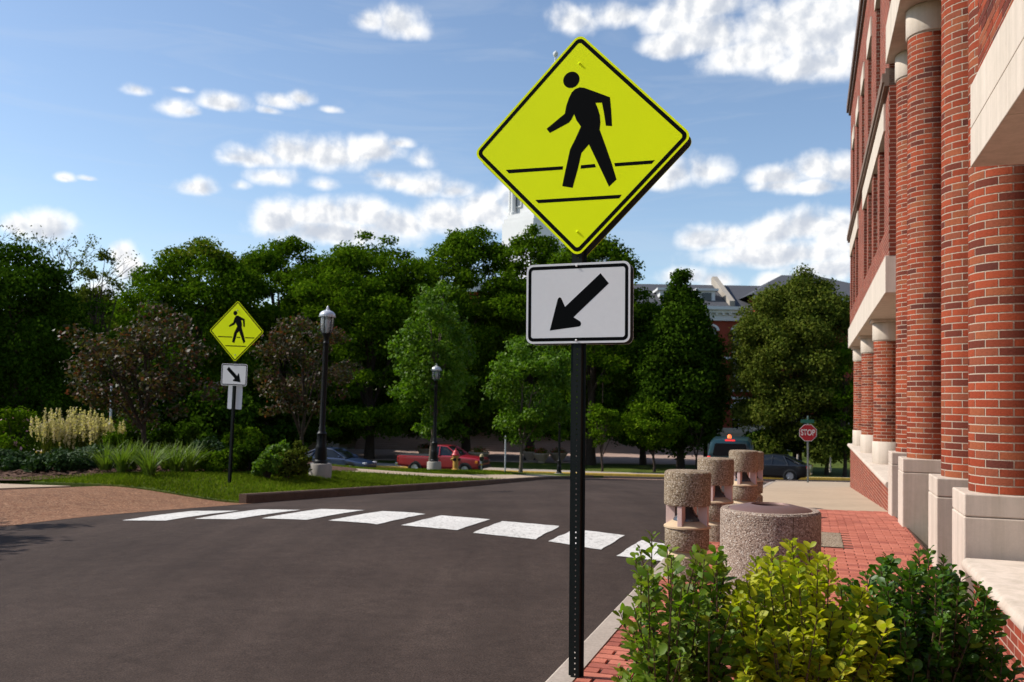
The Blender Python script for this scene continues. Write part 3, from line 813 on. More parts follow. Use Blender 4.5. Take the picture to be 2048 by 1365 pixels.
def u_post(root, z0, z1, yb, w=.044, hole=True, dark='post_green'):
    """perforated U-channel post, open side to the back"""
    mb = MB()
    pitch = .0305; hw = .0036; hh = .0042
    d = .030
    # the web, with a row of real holes
    if hole:
        mb.box(-w * .55, -hw, yb, yb + .004, z0, z1); mb.box(hw, w * .55, yb, yb + .004, z0, z1)
        z = z0
        while z < z1 - pitch:
            mb.box(-hw, hw, yb, yb + .004, z + hh * 2, z + pitch); z += pitch
    else: mb.box(-w * .55, w * .55, yb, yb + .004, z0, z1)
    for s in (-1, 1):
        prof = [(s * w * .55, yb), (s * w * .70, yb + d), (s * w, yb + d), (s * w, yb + d + .004), (s * w * .66, yb + d + .004), (s * w * .55, yb + .004)]
        if s < 0: prof = prof[::-1]
        mb.prism(prof, z0, z1, 'z')
    return mb.build('post', MATS[dark], root)
def bolt(parent, x, y, z, r=.009):
    mb = MB(); mb.lathe([(r, 0), (r, .004), (r * .6, .007)], 10)
    o = mb.build('bolt', MATS['galvanised'], parent); o.rotation_euler = (PI / 2, 0, 0); o.location = (x, y, z)
    return o
def diamond_panel(root, z, y, sign=1, dark=False):
    mb = MB(); mb.prism(fillet(dia(.6466), .045), -.0015, .0015)
    p = mb.build('warning_panel', [MATS['sign_yellow']], root, (0, y, z))
    if sign < 0: p.rotation_euler = (0, 0, PI)
    mb = MB(); ring_plate(mb, fillet(dia(.6285), .035), fillet(dia(.597), .018), -.0019, -.0010); mb.build('border', MATS['sign_black'], p)
    mb = MB(); mb.prism(WALKER[::-1], -.0019, -.0010)
    mb.prism([(-.0473 + .0488 * math.cos(a), .3808 + .0476 * math.sin(a)) for a in [2 * PI * k / 32 for k in range(32)]], -.0019, -.0010)
    mb.build('walking_figure', MATS['sign_black'], p)
    mb = MB()
    for q in LINES: mb.prism(q[::-1], -.0019, -.0010)
    mb.build('crossing_lines', MATS['sign_black'], p)
    mb = MB(); mb.prism(fillet(dia(.6450), .045), .0018, .0030); mb.build('panel_back', MATS['sign_back_dark'], p)
    return p
def arrow_panel(root, z, y, flip=1, sign=1):
    mb = MB(); mb.prism(fillet(rect(.6096, .4572), .038), -.0015, .0015)
    p = mb.build('arrow_panel', MATS['sign_white'], root, (0, y, z))
    if sign < 0: p.rotation_euler = (0, 0, PI)
    mb = MB(); ring_plate(mb, fillet(rect(.587, .4325), .030), fillet(rect(.551, .3945), .014), -.0019, -.0010); mb.build('border', MATS['sign_black'], p)
    mb = MB(); mb.prism([(a * flip, b) for a, b in ARROW], -.0019, -.0010); mb.build('arrow', MATS['sign_black'], p)
    mb = MB(); mb.prism(fillet(rect(.6080, .4556), .038), .0018, .0030); mb.build('panel_back', MATS['sign_back_dark'], p)
    return p
SIGNS = 'pedestrian crossing signs'
c0 = at(1160.5, 290, 5.10); c1 = at(1157.5, 606.5, 5.10)
base = Vector((at(1150, 1300, 5.10).x, 5.10, walk_z(.4, 5.1)))
sg = thing('crossing_sign', 'large yellow diamond pedestrian sign with left-down arrow plaque on dark green post, foremost', 'road sign', base, rad(-19.5), SIGNS)
sg.rotation_euler = (0, -.006, rad(-19.5))
zc, zp = c0.z - base.z, c1.z - base.z
d_ = diamond_panel(sg, zc, -.004); d_.rotation_euler = (0, .004, 0)
a_ = arrow_panel(sg, zp, -.004); a_.rotation_euler = (0, -.002, 0)
diamond_panel(sg, zc - .012, .082, -1); arrow_panel(sg, zp - .004, .082, -1, -1)
u_post(sg, -.5, zc + .55, .0)
mb = MB()
for s in (-1, 1):
    for z in (zc + .35, zc - .35, zp + .16, zp - .16): mb.box(s * .012 - .004, s * .012 + .004, .034, .080, z - .012, z + .012)
mb.build('mounting_bracket', MATS['galvanised'], sg)
for pn, zz in ((d_, .47), (d_, -.50), (a_, .212), (a_, -.212)):
    bolt(pn, 0.0 if pn is d_ else -.005, -.0018, zz, .006).active_material = MATS['sign_yellow'] if pn is d_ else MATS['sign_white']

fb = hit(457, 969, lawn_f); fy = 18.9
fb = Vector((at(457, 969, fy).x, fy, lawn_f(at(457, 969, fy).x, fy)))
c0 = at(475.5, 663, fy); c1 = at(470, 750, fy)
sg2 = thing('crossing_sign', 'small yellow diamond pedestrian sign with right-down arrow plaque on far grass verge', 'road sign', fb, 0, SIGNS)
sg2.rotation_euler = (0, .030, rad(-15))
zc, zp = c0.z - fb.z, c1.z - fb.z
diamond_panel(sg2, zc, -.004); arrow_panel(sg2, zp, -.004, -1)
u_post(sg2, -.4, zc + .5, .0, hole=False)
for z in (zc - .5, zc + .44, zp + .2, zp - .2): bolt(sg2, 0, -.008, z, .014)
mb = MB(); mb.prism(fillet(rect(.34, .50), .03), .046, .049)
mb.build('reverse_panel', mat('bare_aluminium', (.62, .63, .66), .5, noise=[(6, .06)]), sg2, (.015, 0, at(468, 795, fy).z - fb.z))

# stop sign
def stop_sign():
    y = 33.0; b = at(1616, 968, y); zb = walk_z(b.x, y)
    c = at(1614.5, 866, y)
    r = thing('stop_sign', 'red octagonal stop sign with green street name blade on grey post', 'road sign', (b.x, y, zb))
    r.rotation_euler = (0, -.006, rad(-10))
    h = c.z - zb; R8 = .305 / math.cos(PI / 8)
    oc = lambda q: [(q * math.cos(PI / 8 + k * PI / 4), q * math.sin(PI / 8 + k * PI / 4)) for k in range(8)]
    mb = MB(); mb.prism(oc(R8), -.004, .0); p = mb.build('stop_panel', mat('stop_white', (.7, .68, .66), .5), r, (0, 0, h))
    mb = MB(); mb.prism(oc(R8 * .94), -.007, -.002); mb.build('red_field', mat('stop_red', (.40, .012, .022), .45, noise=[(3, .06)]), p)
    cu = bpy.data.curves.new('stop_text', 'FONT'); cu.body = 'STOP'; cu.size = .30; cu.align_x = 'CENTER'; cu.align_y = 'CENTER'; cu.offset = .006
    to = bpy.data.objects.new('t', cu); COL.objects.link(to)
    dg = bpy.context.evaluated_depsgraph_get()
    me = bpy.data.meshes.new_from_object(to.evaluated_get(dg)); bpy.data.objects.remove(to)
    me.materials.clear(); me.materials.append(MATS['stop_white'])
    ys_ = [v.co.x for v in me.vertices]; w_ = max(ys_) - min(ys_); x0 = (max(ys_) + min(ys_)) / 2
    for v in me.vertices: v.co.x = (v.co.x - x0) * .50 / w_
    link('lettering', me, p, (0, -.010, 0), (PI / 2, 0, 0))
    u_post(r, -.3, h + .62, .002, w=.035, hole=False, dark='galvanised')
    mb = MB(); mb.prism(fillet(rect(.48, .13), .02), -.002, .002)
    bl = mb.build('street_name_blade', mat('blade_green', (.012, .13, .085), .5), r, (-.02, 0, h + .42))
    mb = MB(); mb.prism(fillet(rect(.47, .12), .02), -.002, .002)
    b2 = mb.build('street_name_blade', MATS['blade_green'], r, (0, .03, h + .56)); b2.rotation_euler = (0, 0, rad(85))
stop_sign()

# ------------------------------------------------------------------ lamp posts
def make_lamp(label):
    r = thing('street_lamp', label, 'street lamp', group='lantern lamp posts')
    blk = MATS['black_paint']
    mb = MB(); mb.lathe([(.29, -.35), (.29, .20), (.27, .235), (.0, .24)], 28); mb.build('footing', MATS['concrete_grey'], r, smooth=40)
    mb = MB()
    mb.lathe([(.175, .24), (.175, .30), (.15, .33), (.155, .36), (.14, .62), (.145, .66), (.125, .70), (.115, .95), (.13, .97), (.13, 1.0), (.10, 1.03), (.085, 1.08), (.085, 1.15), (.072, 1.18), (.062, 3.25), (.075, 3.27), (.078, 3.32), (.062, 3.34), (.066, 3.45), (.12, 3.52), (.125, 3.56), (.0, 3.565)], 20)
    for k in range(10):
        a = 2 * PI * k / 10; c, s = math.cos(a), math.sin(a)
        mb.tube([(.118 * c, .118 * s, .71), (.108 * c, .108 * s, .95)], .014, 5)
        mb.tube([(.070 * c, .070 * s, 1.2), (.060 * c, .060 * s, 3.24)], .009, 4)
    mb.build('pole', blk, r, smooth=40)
    g = MB(); g.lathe([(.112, 3.57), (.150, 3.64), (.165, 3.80), (.165, 4.00)], 20, caps=False)
    m = bpy.data.materials.get('lamp_glass')
    if not m:
        m = bpy.data.materials.new('lamp_glass'); m.use_nodes = True; w = NT(m.node_tree)
        gl = w.node('ShaderNodeBsdfGlossy', ins={0: (.9, .9, .9, 1), 'Roughness': .08}); tr = w.node('ShaderNodeBsdfTransparent', ins={0: (.80, .82, .84, 1)})
        df = w.node('ShaderNodeBsdfDiffuse', ins={0: (.62, .64, .67, 1)})
        fr = w.node('ShaderNodeFresnel', ins={0: 1.5})
        m1 = w.node('ShaderNodeMixShader', ins={0: .30}); w.l.new(tr.outputs[0], m1.inputs[1]); w.l.new(df.outputs[0], m1.inputs[2])
        m2 = w.node('ShaderNodeMixShader', ins={0: fr.outputs[0]}); w.l.new(m1.outputs[0], m2.inputs[1]); w.l.new(gl.outputs[0], m2.inputs[2])
        w.l.new(m2.outputs[0], w.n['Material Output'].inputs[0])
    lan = g.build('lantern_glass', m, r, smooth=60)
    b = MB(); b.lathe([(.03, 3.57), (.03, 3.68), (.055, 3.74), (.06, 3.86), (.03, 3.92), (.0, 3.925)], 12); b.build('bulb', mat('bulb_white', (.75, .75, .73), .3), lan, smooth=50)
    c = MB()
    for k in range(6):
        a = 2 * PI * k / 6 + .3; co, s = math.cos(a), math.sin(a)
        c.tube([(.117 * co, .117 * s, 3.57), (.156 * co, .156 * s, 3.64), (.171 * co, .171 * s, 3.80), (.171 * co, .171 * s, 4.01)], .009, 5)
    c.lathe([(.171, 3.98), (.185, 3.98), (.185, 4.02), (.171, 4.02)], 24)
    c.build('cage', blk, lan)
    h = MB(); h.lathe([(.198, 3.985), (.205, 4.02), (.198, 4.05), (.175, 4.085), (.135, 4.12), (.08, 4.145), (.045, 4.16), (.04, 4.19), (.025, 4.20), (.028, 4.225), (.015, 4.25), (.0, 4.27)], 28)
    for k in range(20):
        a = 2 * PI * k / 20; h.tube([(.195 * math.cos(a), .195 * math.sin(a), 3.975), (.195 * math.cos(a), .195 * math.sin(a), 4.0)], .022, 5)
    h.build('hood', mat('lamp_hood', (.55, .56, .58), .32, metal=.3), r, smooth=40)
    return r
l0 = make_lamp('tall black lantern lamp post beside the smaller yellow diamond sign, nearest of the three')
p_ = at(640, 952, 23.0); l0.location = (p_.x, 23.0, p_.z + .08); l0.rotation_euler = (0, .024, 0)
l1 = copy_tree(l0); l1['label'] = 'black lantern lamp post on pale footing in front of the red pickup truck'
p_ = at(868, 940, 37.0); l1.location = (p_.x, 37.0, p_.z + .1); l1.rotation_euler = (0, .008, 1.0)
l2 = copy_tree(l0); l2['label'] = 'most distant black lantern lamp post, just left of the large sign post'
p_ = at(1118, 954, 48.0); l2.location = (p_.x, 48.0, p_.z); l2.scale = (.84, .84, .84); l2.rotation_euler = (0, .008, 2.0)

# ------------------------------------------------------------------ bollard lights and litter bin
def make_bollard(label):
    r = thing('bollard_light', label, 'bollard', group='concrete bollard lights along the kerb')
    ag = MATS['aggregate_tan']
    mb = MB(); mb.lathe([(.195, -.2), (.195, .20), (.190, .21)], 40); mb.build('lower_drum', ag, r, smooth=35)
    mb = MB(); mb.lathe([(.190, .21), (.150, .25), (.150, .262)], 40); mb.build('lower_ledge', mat('smooth_tan', (.50, .37, .24), .85, noise=[(6, .08), (60, .06)]), r, smooth=35)
    mb = MB(); mb.lathe([(.188, .262), (.195, .272), (.195, .445), (.190, .455)], 40); mb.build('middle_drum', ag, r, smooth=35)
    mb = MB(); mb.lathe([(.205, .455), (.205, .47), (.130, .515), (.0, .516)], 40); mb.build('upper_ledge', MATS['smooth_tan'], r, smooth=35)
    fm = mat('fin_pink', (.56, .40, .36), .8, noise=[(9, .06)])
    for k in range(4):
        a = PI / 4 + k * PI / 2 + .25
        M = Matrix.Rotation(a, 4, 'Z')
        mb = MB(); mb.box(.105, .192, -.022, .022, .475, .66, M=M); mb.build('fin', fm, r, bevel=.004)
    mb = MB(); mb.lathe([(.125, .517), (.118, .535), (.075, .575), (.055, .62), (.05, .655)], 28); mb.build('reflector', mat('smoky_metal', (.10, .11, .12), .25, metal=.6), r, smooth=40)
    mb = MB(); mb.lathe([(.20, .655), (.205, .668), (.205, .925), (.198, .945), (.18, .955), (.0, .958)], 48); mb.build('cap', ag, r, smooth=35)
    return r
B = [(1375, 8.05), (1431, 10.35), (1486.5, 13.0), (1502, 15.2)]
BL = ['speckled tan concrete bollard light nearest the litter bin, largest in the row', 'second bollard light from the litter bin, its cap overlapping the nearest one',
      'third bollard light from the litter bin, in front of the dark green van', 'farthest speckled bollard light, partly hidden behind the third']
for k, (px, y) in enumerate(B):
    o = make_bollard(BL[0]) if k == 0 else copy_tree(b0)
    if k == 0: b0 = o
    o['label'] = BL[k]
    x = ray(px, 960).x * y
    o.location = (x, y, walk_z(x, y) + [0, -.02, -.02, -.02][k]); o.rotation_euler = (0, 0, rad([0, 4, -3, 6][k]))
def litter_bin():
    y = 6.55; x = ray(1540, 1030).x * y; z = walk_z(x, y)
    r = thing('litter_bin', 'wide round exposed aggregate litter bin with brown dished lid behind the shrubs', 'litter bin', (x, y, z))
    R0 = .352
    mb = MB()
    mb.lathe([(R0 - .02, .0), (R0, .02), (R0, .785), (R0 - .012, .80), (R0 - .055, .80), (R0 - .06, .76), (R0 - .06, .1)], 64)
    mb.build('drum', MATS['aggregate_pink'], r, smooth=35)
    mb = MB(); mb.box(-.003, .003, -R0 - .0015, -R0 + .01, .02, .78, M=Matrix.Rotation(.17, 4, 'Z')); mb.build('mould_seam', MATS['kerb'], r)
    mb = MB(); mb.lathe([(R0 - .062, .782), (R0 - .058, .796), (R0 - .066, .803), (.17, .830), (.135, .834), (.125, .822), (.12, .74)], 48, caps=False)
    mb.build('lid', mat('lid_brown', (.17, .095, .078), .5, metal=.3, noise=[(5, .12)]), r, smooth=35)
    mb = MB(); mb.lathe([(.10, .10), (.28, .12), (.28, .75)], 24, caps=False); mb.build('liner', MATS['black_plastic'], r)
litter_bin()

# ------------------------------------------------------------------ hydrant, meter, posts
def hydrant():
    y = 36.6; p = at(911, 940, y)
    r = thing('fire_hydrant', 'yellow fire hydrant with a red bonnet in front of the red pickup', 'fire hydrant', (p.x, y, p.z))
    ye = mat('hydrant_yellow', (.46, .25, .045), .5, noise=[(8, .15)]); rd = mat('hydrant_red', (.46, .025, .03), .45, noise=[(8, .1)])
    mb = MB(); mb.lathe([(.16, -.2), (.16, .03), (.115, .05), (.115, .50), (.14, .52), (.14, .57), (.0, .575)], 24); mb.build('barrel', ye, r, smooth=40)
    mb = MB(); mb.lathe([(.165, .575), (.17, .61), (.13, .66), (.12, .70), (.08, .77), (.035, .80), (.03, .86), (.0, .865)], 24); mb.build('bonnet', rd, r, smooth=40)
    for nm, dr, rr, ln in (('nozzle', (-.25, -1), .07, .06), ('nozzle', (1, -.2), .055, .07), ('nozzle', (-1, .2), .055, .07)):
        d = Vector((dr[0], dr[1], 0)).normalized(); a = d * .10 + Vector((0, 0, .42)); b = d * (.115 + ln) + Vector((0, 0, .42))
        mb = MB(); mb.tube([a, b], rr, 12); mb.tube([b, b + d * .03], rr * .5, 6); mb.build(nm, MATS['black_paint'] if rr > .06 or dr[0] > 0 else ye, r, smooth=40)
hydrant()
def meter():
    y = 46.5; p = at(963, 944, y)
    r = thing('parking_meter', 'grey parking meter on thin post by the front of red pickup', 'parking meter', (p.x, y, p.z - .45))
    mb = MB(); mb.tube([(0, 0, -.1), (0, 0, 1.0)], .035, 10); mb.build('post', MATS['galvanised'], r, smooth=40)
    mb = MB(); mb.loft([[(a * .07, b * .05, 1.0) for a, b in ((-1, -1), (1, -1), (1, 1), (-1, 1))], [(a * .11, b * .07, 1.1) for a, b in ((-1, -1), (1, -1), (1, 1), (-1, 1))], [(a * .11, b * .07, 1.22) for a, b in ((-1, -1), (1, -1), (1, 1), (-1, 1))]])
    mb.build('housing', MATS['black_plastic'], r, bevel=.01)
    mb = MB(); mb.lathe([(.11, 0), (.105, .06), (.075, .12), (.0, .145)], 16, c=(0, 0, 1.22)); mb.build('dome', mat('meter_tan', (.45, .34, .18), .4), r, smooth=40)
    mb = MB(); mb.box(-.045, .045, -.045, .045, .78, .86); mb.build('coin_box', MATS['yellow_paint'], r)
meter()
def slim_post(px, row0, row1, y, label, rr=.04, m='kerb_pale', fn=None):
    p = at(px, row1, y); q = at(px, row0, y)
    r = thing('marker_post', label, 'post', (p.x, y, p.z))
    mb = MB(); mb.lathe([(rr, -.15), (rr, q.z - p.z - rr), (rr * .6, q.z - p.z), (0, q.z - p.z)], 10); mb.build('shaft', MATS[m], r, smooth=40)
    mb = MB(); mb.lathe([(rr * 1.5, -.02), (rr * 1.5, .05), (rr, .07)], 10); mb.build('collar', MATS[m], r, smooth=40)
slim_post(1660.5, 911, 940, 56, 'slim pale post at right, between stop sign and brick seat wall', .06)
slim_post(1595, 909, 938, 56, 'slim pale post standing just behind the black sedan', .06)
slim_post(1010, 872, 946, 46, 'thin grey post beside the young tree right of the pickup', .04, 'aluminium')
slim_post(221, 770, 850, 34, 'thin grey pole among the dark shrubs on the left', .045, 'aluminium')

# ------------------------------------------------------------------ vehicles (x forward, y to the left, z up)
def paint(name, c): return mat(name, c, .28, coat=.6, spec=.5)
def section(w, z0, zs, z2, x, tuck=.9):
    """closed cross-section of a car body"""
    h = [(w * tuck, z0), (w, z0 + .14), (w * 1.005, (z0 + zs) / 2 + .05), (w * .985, zs), (w * .90, zs + (z2 - zs) * .75), (w * .55, z2), (0, z2 + .012)]
    pts = [(x, a, b) for a, b in h] + [(x, -a, b) for a, b in h[-2::-1]]
    return pts
def wheel(root, x, y, r, side):
    mb = MB(); w = .105
    prof = [(r * .62, -w), (r * .93, -w), (r, -w * .72), (r, w * .72), (r * .93, w), (r * .62, w)]
    mb.lathe(prof, 28, caps=False)
    mb.v = [(a, c, b) for a, b, c in mb.v]
    t = mb.build('wheel', MATS['rubber'], root, (x, y, r), smooth=35)
    mb = MB(); mb.lathe([(r * .63, -w * .85), (r * .60, -w * .80), (r * .50, -w * .55), (r * .2, -w * .62), (.0, -w * .7)], 24)
    for k in range(6):
        a = 2 * PI * k / 6
        mb.tube([(r * .16 * math.cos(a), r * .16 * math.sin(a), -w * .68), (r * .58 * math.cos(a), r * .58 * math.sin(a), -w * .74)], r * .085, 5)
    mb.v = [(a, c, b) for a, b, c in mb.v]
    if side > 0: mb.v = [(a, -b, c) for a, b, c in mb.v]
    mb.build('rim', MATS['rim'], t, smooth=35)
def arches(root, xs_, w, r, m):
    for x in xs_:
        for s in (-1, 1):
            mb = MB(); mb.lathe([(r * 1.20, -.10), (r * 1.20, .012), (.0, .0125)], 28)
            mb.v = [(a, s * c, b) for a, b, c in mb.v]
            mb.build('wheel_arch', m, root, (x, s * w, r), smooth=35)
def glasshouse(root, st, m_body, pillars, roof_x):
    """st: list of (x, z_base, half width base, z_top, half width top)"""
    rings = [[(x, -wb, zb), (x, wb, zb), (x, wt + (wb - wt) * .25, zb + (zt - zb) * .75), (x, wt * .92, zt), (x, 0, zt + .015), (x, -wt * .92, zt), (x, -wt - (wb - wt) * .25, zb + (zt - zb) * .75)] for x, zb, wb, zt, wt in st]
    mb = MB(); mb.loft(rings); g = mb.build('windows', MATS['glass_dark'], root, smooth=30)
    for s in (-1, 1):
        for a, b, rr in pillars:
            mb = MB(); mb.tube([(a[0], s * a[1], a[2]), (b[0], s * b[1], b[2])], rr, 6); mb.build('pillar', m_body, root)
    sel = [q for q in st if roof_x[1] - 1e-3 <= q[0] <= roof_x[0] + 1e-3]
    rr = [[(x, -wt * .98, zt - .03), (x, -wt * .92, zt + .012), (x, 0, zt + .035), (x, wt * .92, zt + .012), (x, wt * .98, zt - .03), (x, 0, zt - .02)] for x, zb, wb, zt, wt in sel]
    mb = MB(); mb.loft(rr); mb.build('roof', m_body, root, smooth=40)
def quadlamp(root, nm, x0, x1, y0, y1, z0, z1, m, rot=0):
    mb = MB(); mb.box(x0, x1, y0, y1, z0, z1); return mb.build(nm, m, root, bevel=.015)
HEAD = mat('headlamp', (.75, .75, .75), .15, spec=.6); TAIL = mat('tail_lamp', (.42, .015, .02), .2, spec=.6); AMB = mat('amber_lamp', (.65, .20, .02), .25)

def sedan(label, colour, loc, rz, dims=1.0, hubs=True):
    m = paint('paint_' + colour[0], colour[1])
    r = thing('parked_car', label, 'car', loc, rz)
    st = [(2.36, .62, .36, .50, .56), (2.28, .76, .24, .57, .63), (2.0, .84, .19, .64, .70), (1.45, .88, .17, .72, .80), (.90, .885, .17, .80, .88), (.3, .89, .17, .83, .90), (-1.2, .89, .17, .85, .92), (-1.70, .88, .19, .87, .96), (-2.15, .83, .26, .86, .96), (-2.32, .74, .36, .80, .90), (-2.36, .66, .42, .72, .80)]
    mb = MB(); mb.loft([section(w, z0, zs, z2, x) for x, w, z0, zs, z2 in st]); mb.build('body', m, r, smooth=28)
    glasshouse(r, [(1.05, .84, .80, .88, .74), (.55, .84, .80, 1.18, .64), (.10, .84, .80, 1.37, .58), (-.40, .84, .80, 1.42, .57), (-.95, .84, .80, 1.38, .57), (-1.35, .86, .80, 1.22, .60), (-1.95, .88, .76, .97, .66)], m,
               [((1.05, .79, .88), (.10, .60, 1.36), .03), ((-.38, .80, .88), (-.42, .60, 1.38), .028), ((-1.25, .80, .9), (-.98, .60, 1.36), .045), ((-1.9, .74, .96), (-.98, .58, 1.37), .04)], (.10, -.95))
    arches(r, (1.40, -1.36), .885, .315, MATS['black_plastic'])
    for x in (1.40, -1.36):
        for s in (-1, 1): wheel(r, x, s * .83, .315, s)
    for s in (-1, 1):
        quadlamp(r, 'headlight', 2.12, 2.31, s * .62 - .13, s * .62 + .13, .56, .67, HEAD)
        quadlamp(r, 'tail_light', -2.35, -2.18, s * .68 - .12, s * .68 + .12, .70, .86, TAIL)
        mb = MB(); mb.box(.68, .82, s * .98 - .08, s * .98 + .08, .90, 1.02); mb.build('mirror', m, r, bevel=.03)
        for x in (.0, -1.0): mb = MB(); mb.box(x - .09, x + .09, s * .893 - .012, s * .893 + .012, .76, .785); mb.build('door_handle', MATS['black_plastic'], r)
    mb = MB(); mb.box(2.22, 2.375, -.55, .55, .30, .40); mb.build('grille', MATS['black_plastic'], r, bevel=.01)
    return r
def pickup(label, loc, rz):
    m = paint('paint_red', (.30, .012, .022)); r = thing('pickup_truck', label, 'pickup truck', loc, rz)
    st = [(2.50, .70, .48, .78, .90), (2.42, .80, .40, .88, .98), (2.1, .855, .36, .95, 1.04), (1.30, .875, .34, 1.00, 1.10), (.98, .88, .34, 1.04, 1.12), (-.55, .88, .34, 1.06, 1.10)]
    mb = MB(); mb.loft([section(w, z0, zs, z2, x) for x, w, z0, zs, z2 in st]); mb.build('body', m, r, smooth=28)
    bt = [(-.60, .87, .38, .98, 1.02), (-1.0, .885, .38, .99, 1.03), (-1.9, .90, .38, .99, 1.03), (-2.45, .88, .44, .99, 1.03), (-2.52, .86, .48, .98, 1.02)]
    mb = MB(); mb.loft([section(w, z0, zs, z2, x) for x, w, z0, zs, z2 in bt]); mb.build('bed', m, r, smooth=28)
    mb = MB(); mb.box(-2.46, -.66, -.74, .74, 1.00, 1.065); mb.build('bed_rail', MATS['black_plastic'], r, bevel=.02)
    glasshouse(r, [(1.22, 1.05, .80, 1.10, .76), (.85, 1.05, .82, 1.38, .66), (.48, 1.05, .82, 1.60, .60), (.0, 1.05, .82, 1.64, .60), (-.45, 1.05, .82, 1.62, .60), (-.56, 1.05, .82, 1.58, .60)], m,
               [((1.20, .81, 1.10), (.48, .63, 1.58), .04), ((.05, .83, 1.10), (.02, .63, 1.60), .045), ((-.40, .83, 1.08), (-.44, .63, 1.60), .075), ((-.53, .82, 1.08), (-.53, .62, 1.56), .05)], (.48, -.56))
    arches(r, (1.62, -1.42), .885, .345, MATS['black_plastic'])
    for x in (1.62, -1.42):
        for s in (-1, 1): wheel(r, x, s * .83, .345, s)
    for s in (-1, 1):
        quadlamp(r, 'headlight', 2.30, 2.49, s * .62 - .12, s * .62 + .12, .74, .88, HEAD)
        quadlamp(r, 'turn_signal', 2.20, 2.36, s * .835 - .03, s * .835 + .02, .72, .87, AMB)
        quadlamp(r, 'tail_light', -2.53, -2.43, s * .83 - .06, s * .83 + .055, .66, .96, TAIL)
        mb = MB(); mb.box(.82, .96, s * .98 - .09, s * .98 + .09, 1.10, 1.26); mb.build('mirror', MATS['black_plastic'], r, bevel=.03)
        mb = MB(); mb.box(-.1, .08, s * .885 - .012, s * .885 + .012, .93, .96); mb.build('door_handle', MATS['black_plastic'], r)
    mb = MB(); mb.loft([[(2.62, -.60, .44), (2.62, .60, .44), (2.62, .60, .62), (2.62, -.60, .62)], [(2.40, -.90, .44), (2.40, .90, .44), (2.40, .90, .62), (2.40, -.90, .62)]]); mb.build('front_bumper', MATS['black_plastic'], r, bevel=.02)
    mb = MB(); mb.box(-2.66, -2.50, -.84, .84, .46, .62); mb.build('rear_bumper', MATS['chrome'], r, bevel=.02)
    mb = MB(); mb.box(2.40, 2.515, -.48, .48, .72, .88); mb.build('grille', MATS['black_plastic'], r, bevel=.01)
def van(label, loc, rz):
    m = paint('paint_teal', (.006, .040, .048)); r = thing('van', label, 'van', loc, rz)
    sec = lambda x, w, z0, zt, k=1.0: [(x, w * .93, z0), (x, w, z0 + .15), (x, w, 1.02), (x, w * .96, 1.18), (x, w * .86 * k, zt - .14), (x, w * .74 * k, zt - .02), (x, 0, zt), (x, -w * .74 * k, zt - .02), (x, -w * .86 * k, zt - .14), (x, -w * .96, 1.18), (x, -w, 1.02), (x, -w, z0 + .15), (x, -w * .93, z0)]
    sec2 = lambda x, w, z0, zt: [(x, w * .93, z0), (x, w, z0 + .15), (x, w, zt - .2), (x, w * .97, zt - .12), (x, w * .9, zt - .06), (x, w * .74, zt - .02), (x, 0, zt), (x, -w * .74, zt - .02), (x, -w * .9, zt - .06), (x, -w * .97, zt - .12), (x, -w, zt - .2), (x, -w, z0 + .15), (x, -w * .93, z0)]
    mb = MB(); mb.loft([sec(-2.42, .92, .42, 1.74, .98), sec(-2.36, .97, .36, 1.86), sec(-1.6, .98, .30, 1.92), sec(.4, .98, .30, 1.92), sec(.9, .97, .30, 1.80), sec2(1.55, .95, .30, 1.22), sec2(2.2, .9, .32, .98), sec2(2.42, .78, .40, .82)])
    mb.build('body', m, r, smooth=30)
    mb = MB(); mb.prism(fillet([(-.74, 1.16), (.74, 1.16), (.64, 1.70), (-.64, 1.70)], .07), -2.44, -2.33, 'x'); mb.build('rear_window', MATS['glass_dark'], r)
    for s in (-1, 1):
        mb = MB()
        for a, b in ((-2.15, -1.2), (-1.1, -.1), (0, .95)): mb.prism([(a, 1.18), (b, 1.18), (b - .05, 1.66), (a + .03, 1.66)], s * .88, s * .955, 'y')
        mb.build('side_window', MATS['glass_dark'], r)
        mb = MB(); mb.box(-2.45, -2.25, s * .88 - .05, s * .88 + .075, .86, 1.14); t = mb.build('tail_light', lamp_red, r, bevel=.02)
        mb = MB(); mb.box(-2.45, -2.25, s * .88 - .05, s * .88 + .075, .74, .855); mb.build('reversing_light', mat('clear_pink', (.6, .35, .33), .2), t, bevel=.015)
    mb = MB(); mb.box(-2.52, -2.38, -.92, .92, .42, .60); mb.build('rear_bumper', MATS['black_plastic'], r, bevel=.03)
    mb = MB(); mb.box(-2.445, -2.40, -.16, .16, .72, .86); mb.build('number_plate', MATS['sign_white'], r)
    mb = MB(); mb.box(-2.43, -2.38, -.75, .75, 1.09, 1.10); mb.build('trim', MATS['chrome'], r)
    mb = MB(); mb.box(-2.40, -2.24, -.20, .22, 1.80, 1.86); bar = mb.build('high_brake_light', lamp_red, r, bevel=.01)
    mb = MB(); mb.lathe([(.06, 1.86), (.09, 1.87), (.085, 1.97), (.05, 2.02), (.0, 2.03)], 16, c=(-2.2, .04, .05)); mb.build('beacon', lamp_amber, r, smooth=50)
    arches(r, (1.5, -1.45), .98, .33, MATS['black_plastic'])
    for x in (1.5, -1.45):
        for s in (-1, 1): wheel(r, x, s * .92, .33, s)
def glow(name, c, s):
    m = bpy.data.materials.new(name); m.use_nodes = True; b = m.node_tree.nodes['Principled BSDF']
    b.inputs['Base Color'].default_value = (*[min(.6, v) for v in c], 1); b.inputs['Emission Color'].default_value = (*c, 1); b.inputs['Emission Strength'].default_value = s
    MATS[name] = m; return m
lamp_red = glow('lit_red', (1.0, .03, .03), .8); lamp_amber = glow('lit_amber', (1.0, .16, .04), 1.4)
CARROT = -ANG
def on_street(px, t):                 # point on the cross street along a picture column
    d = ray(px, 930); y = t / (d.x * SA + CA); return Vector((d.x * y, y, RZ(y)))
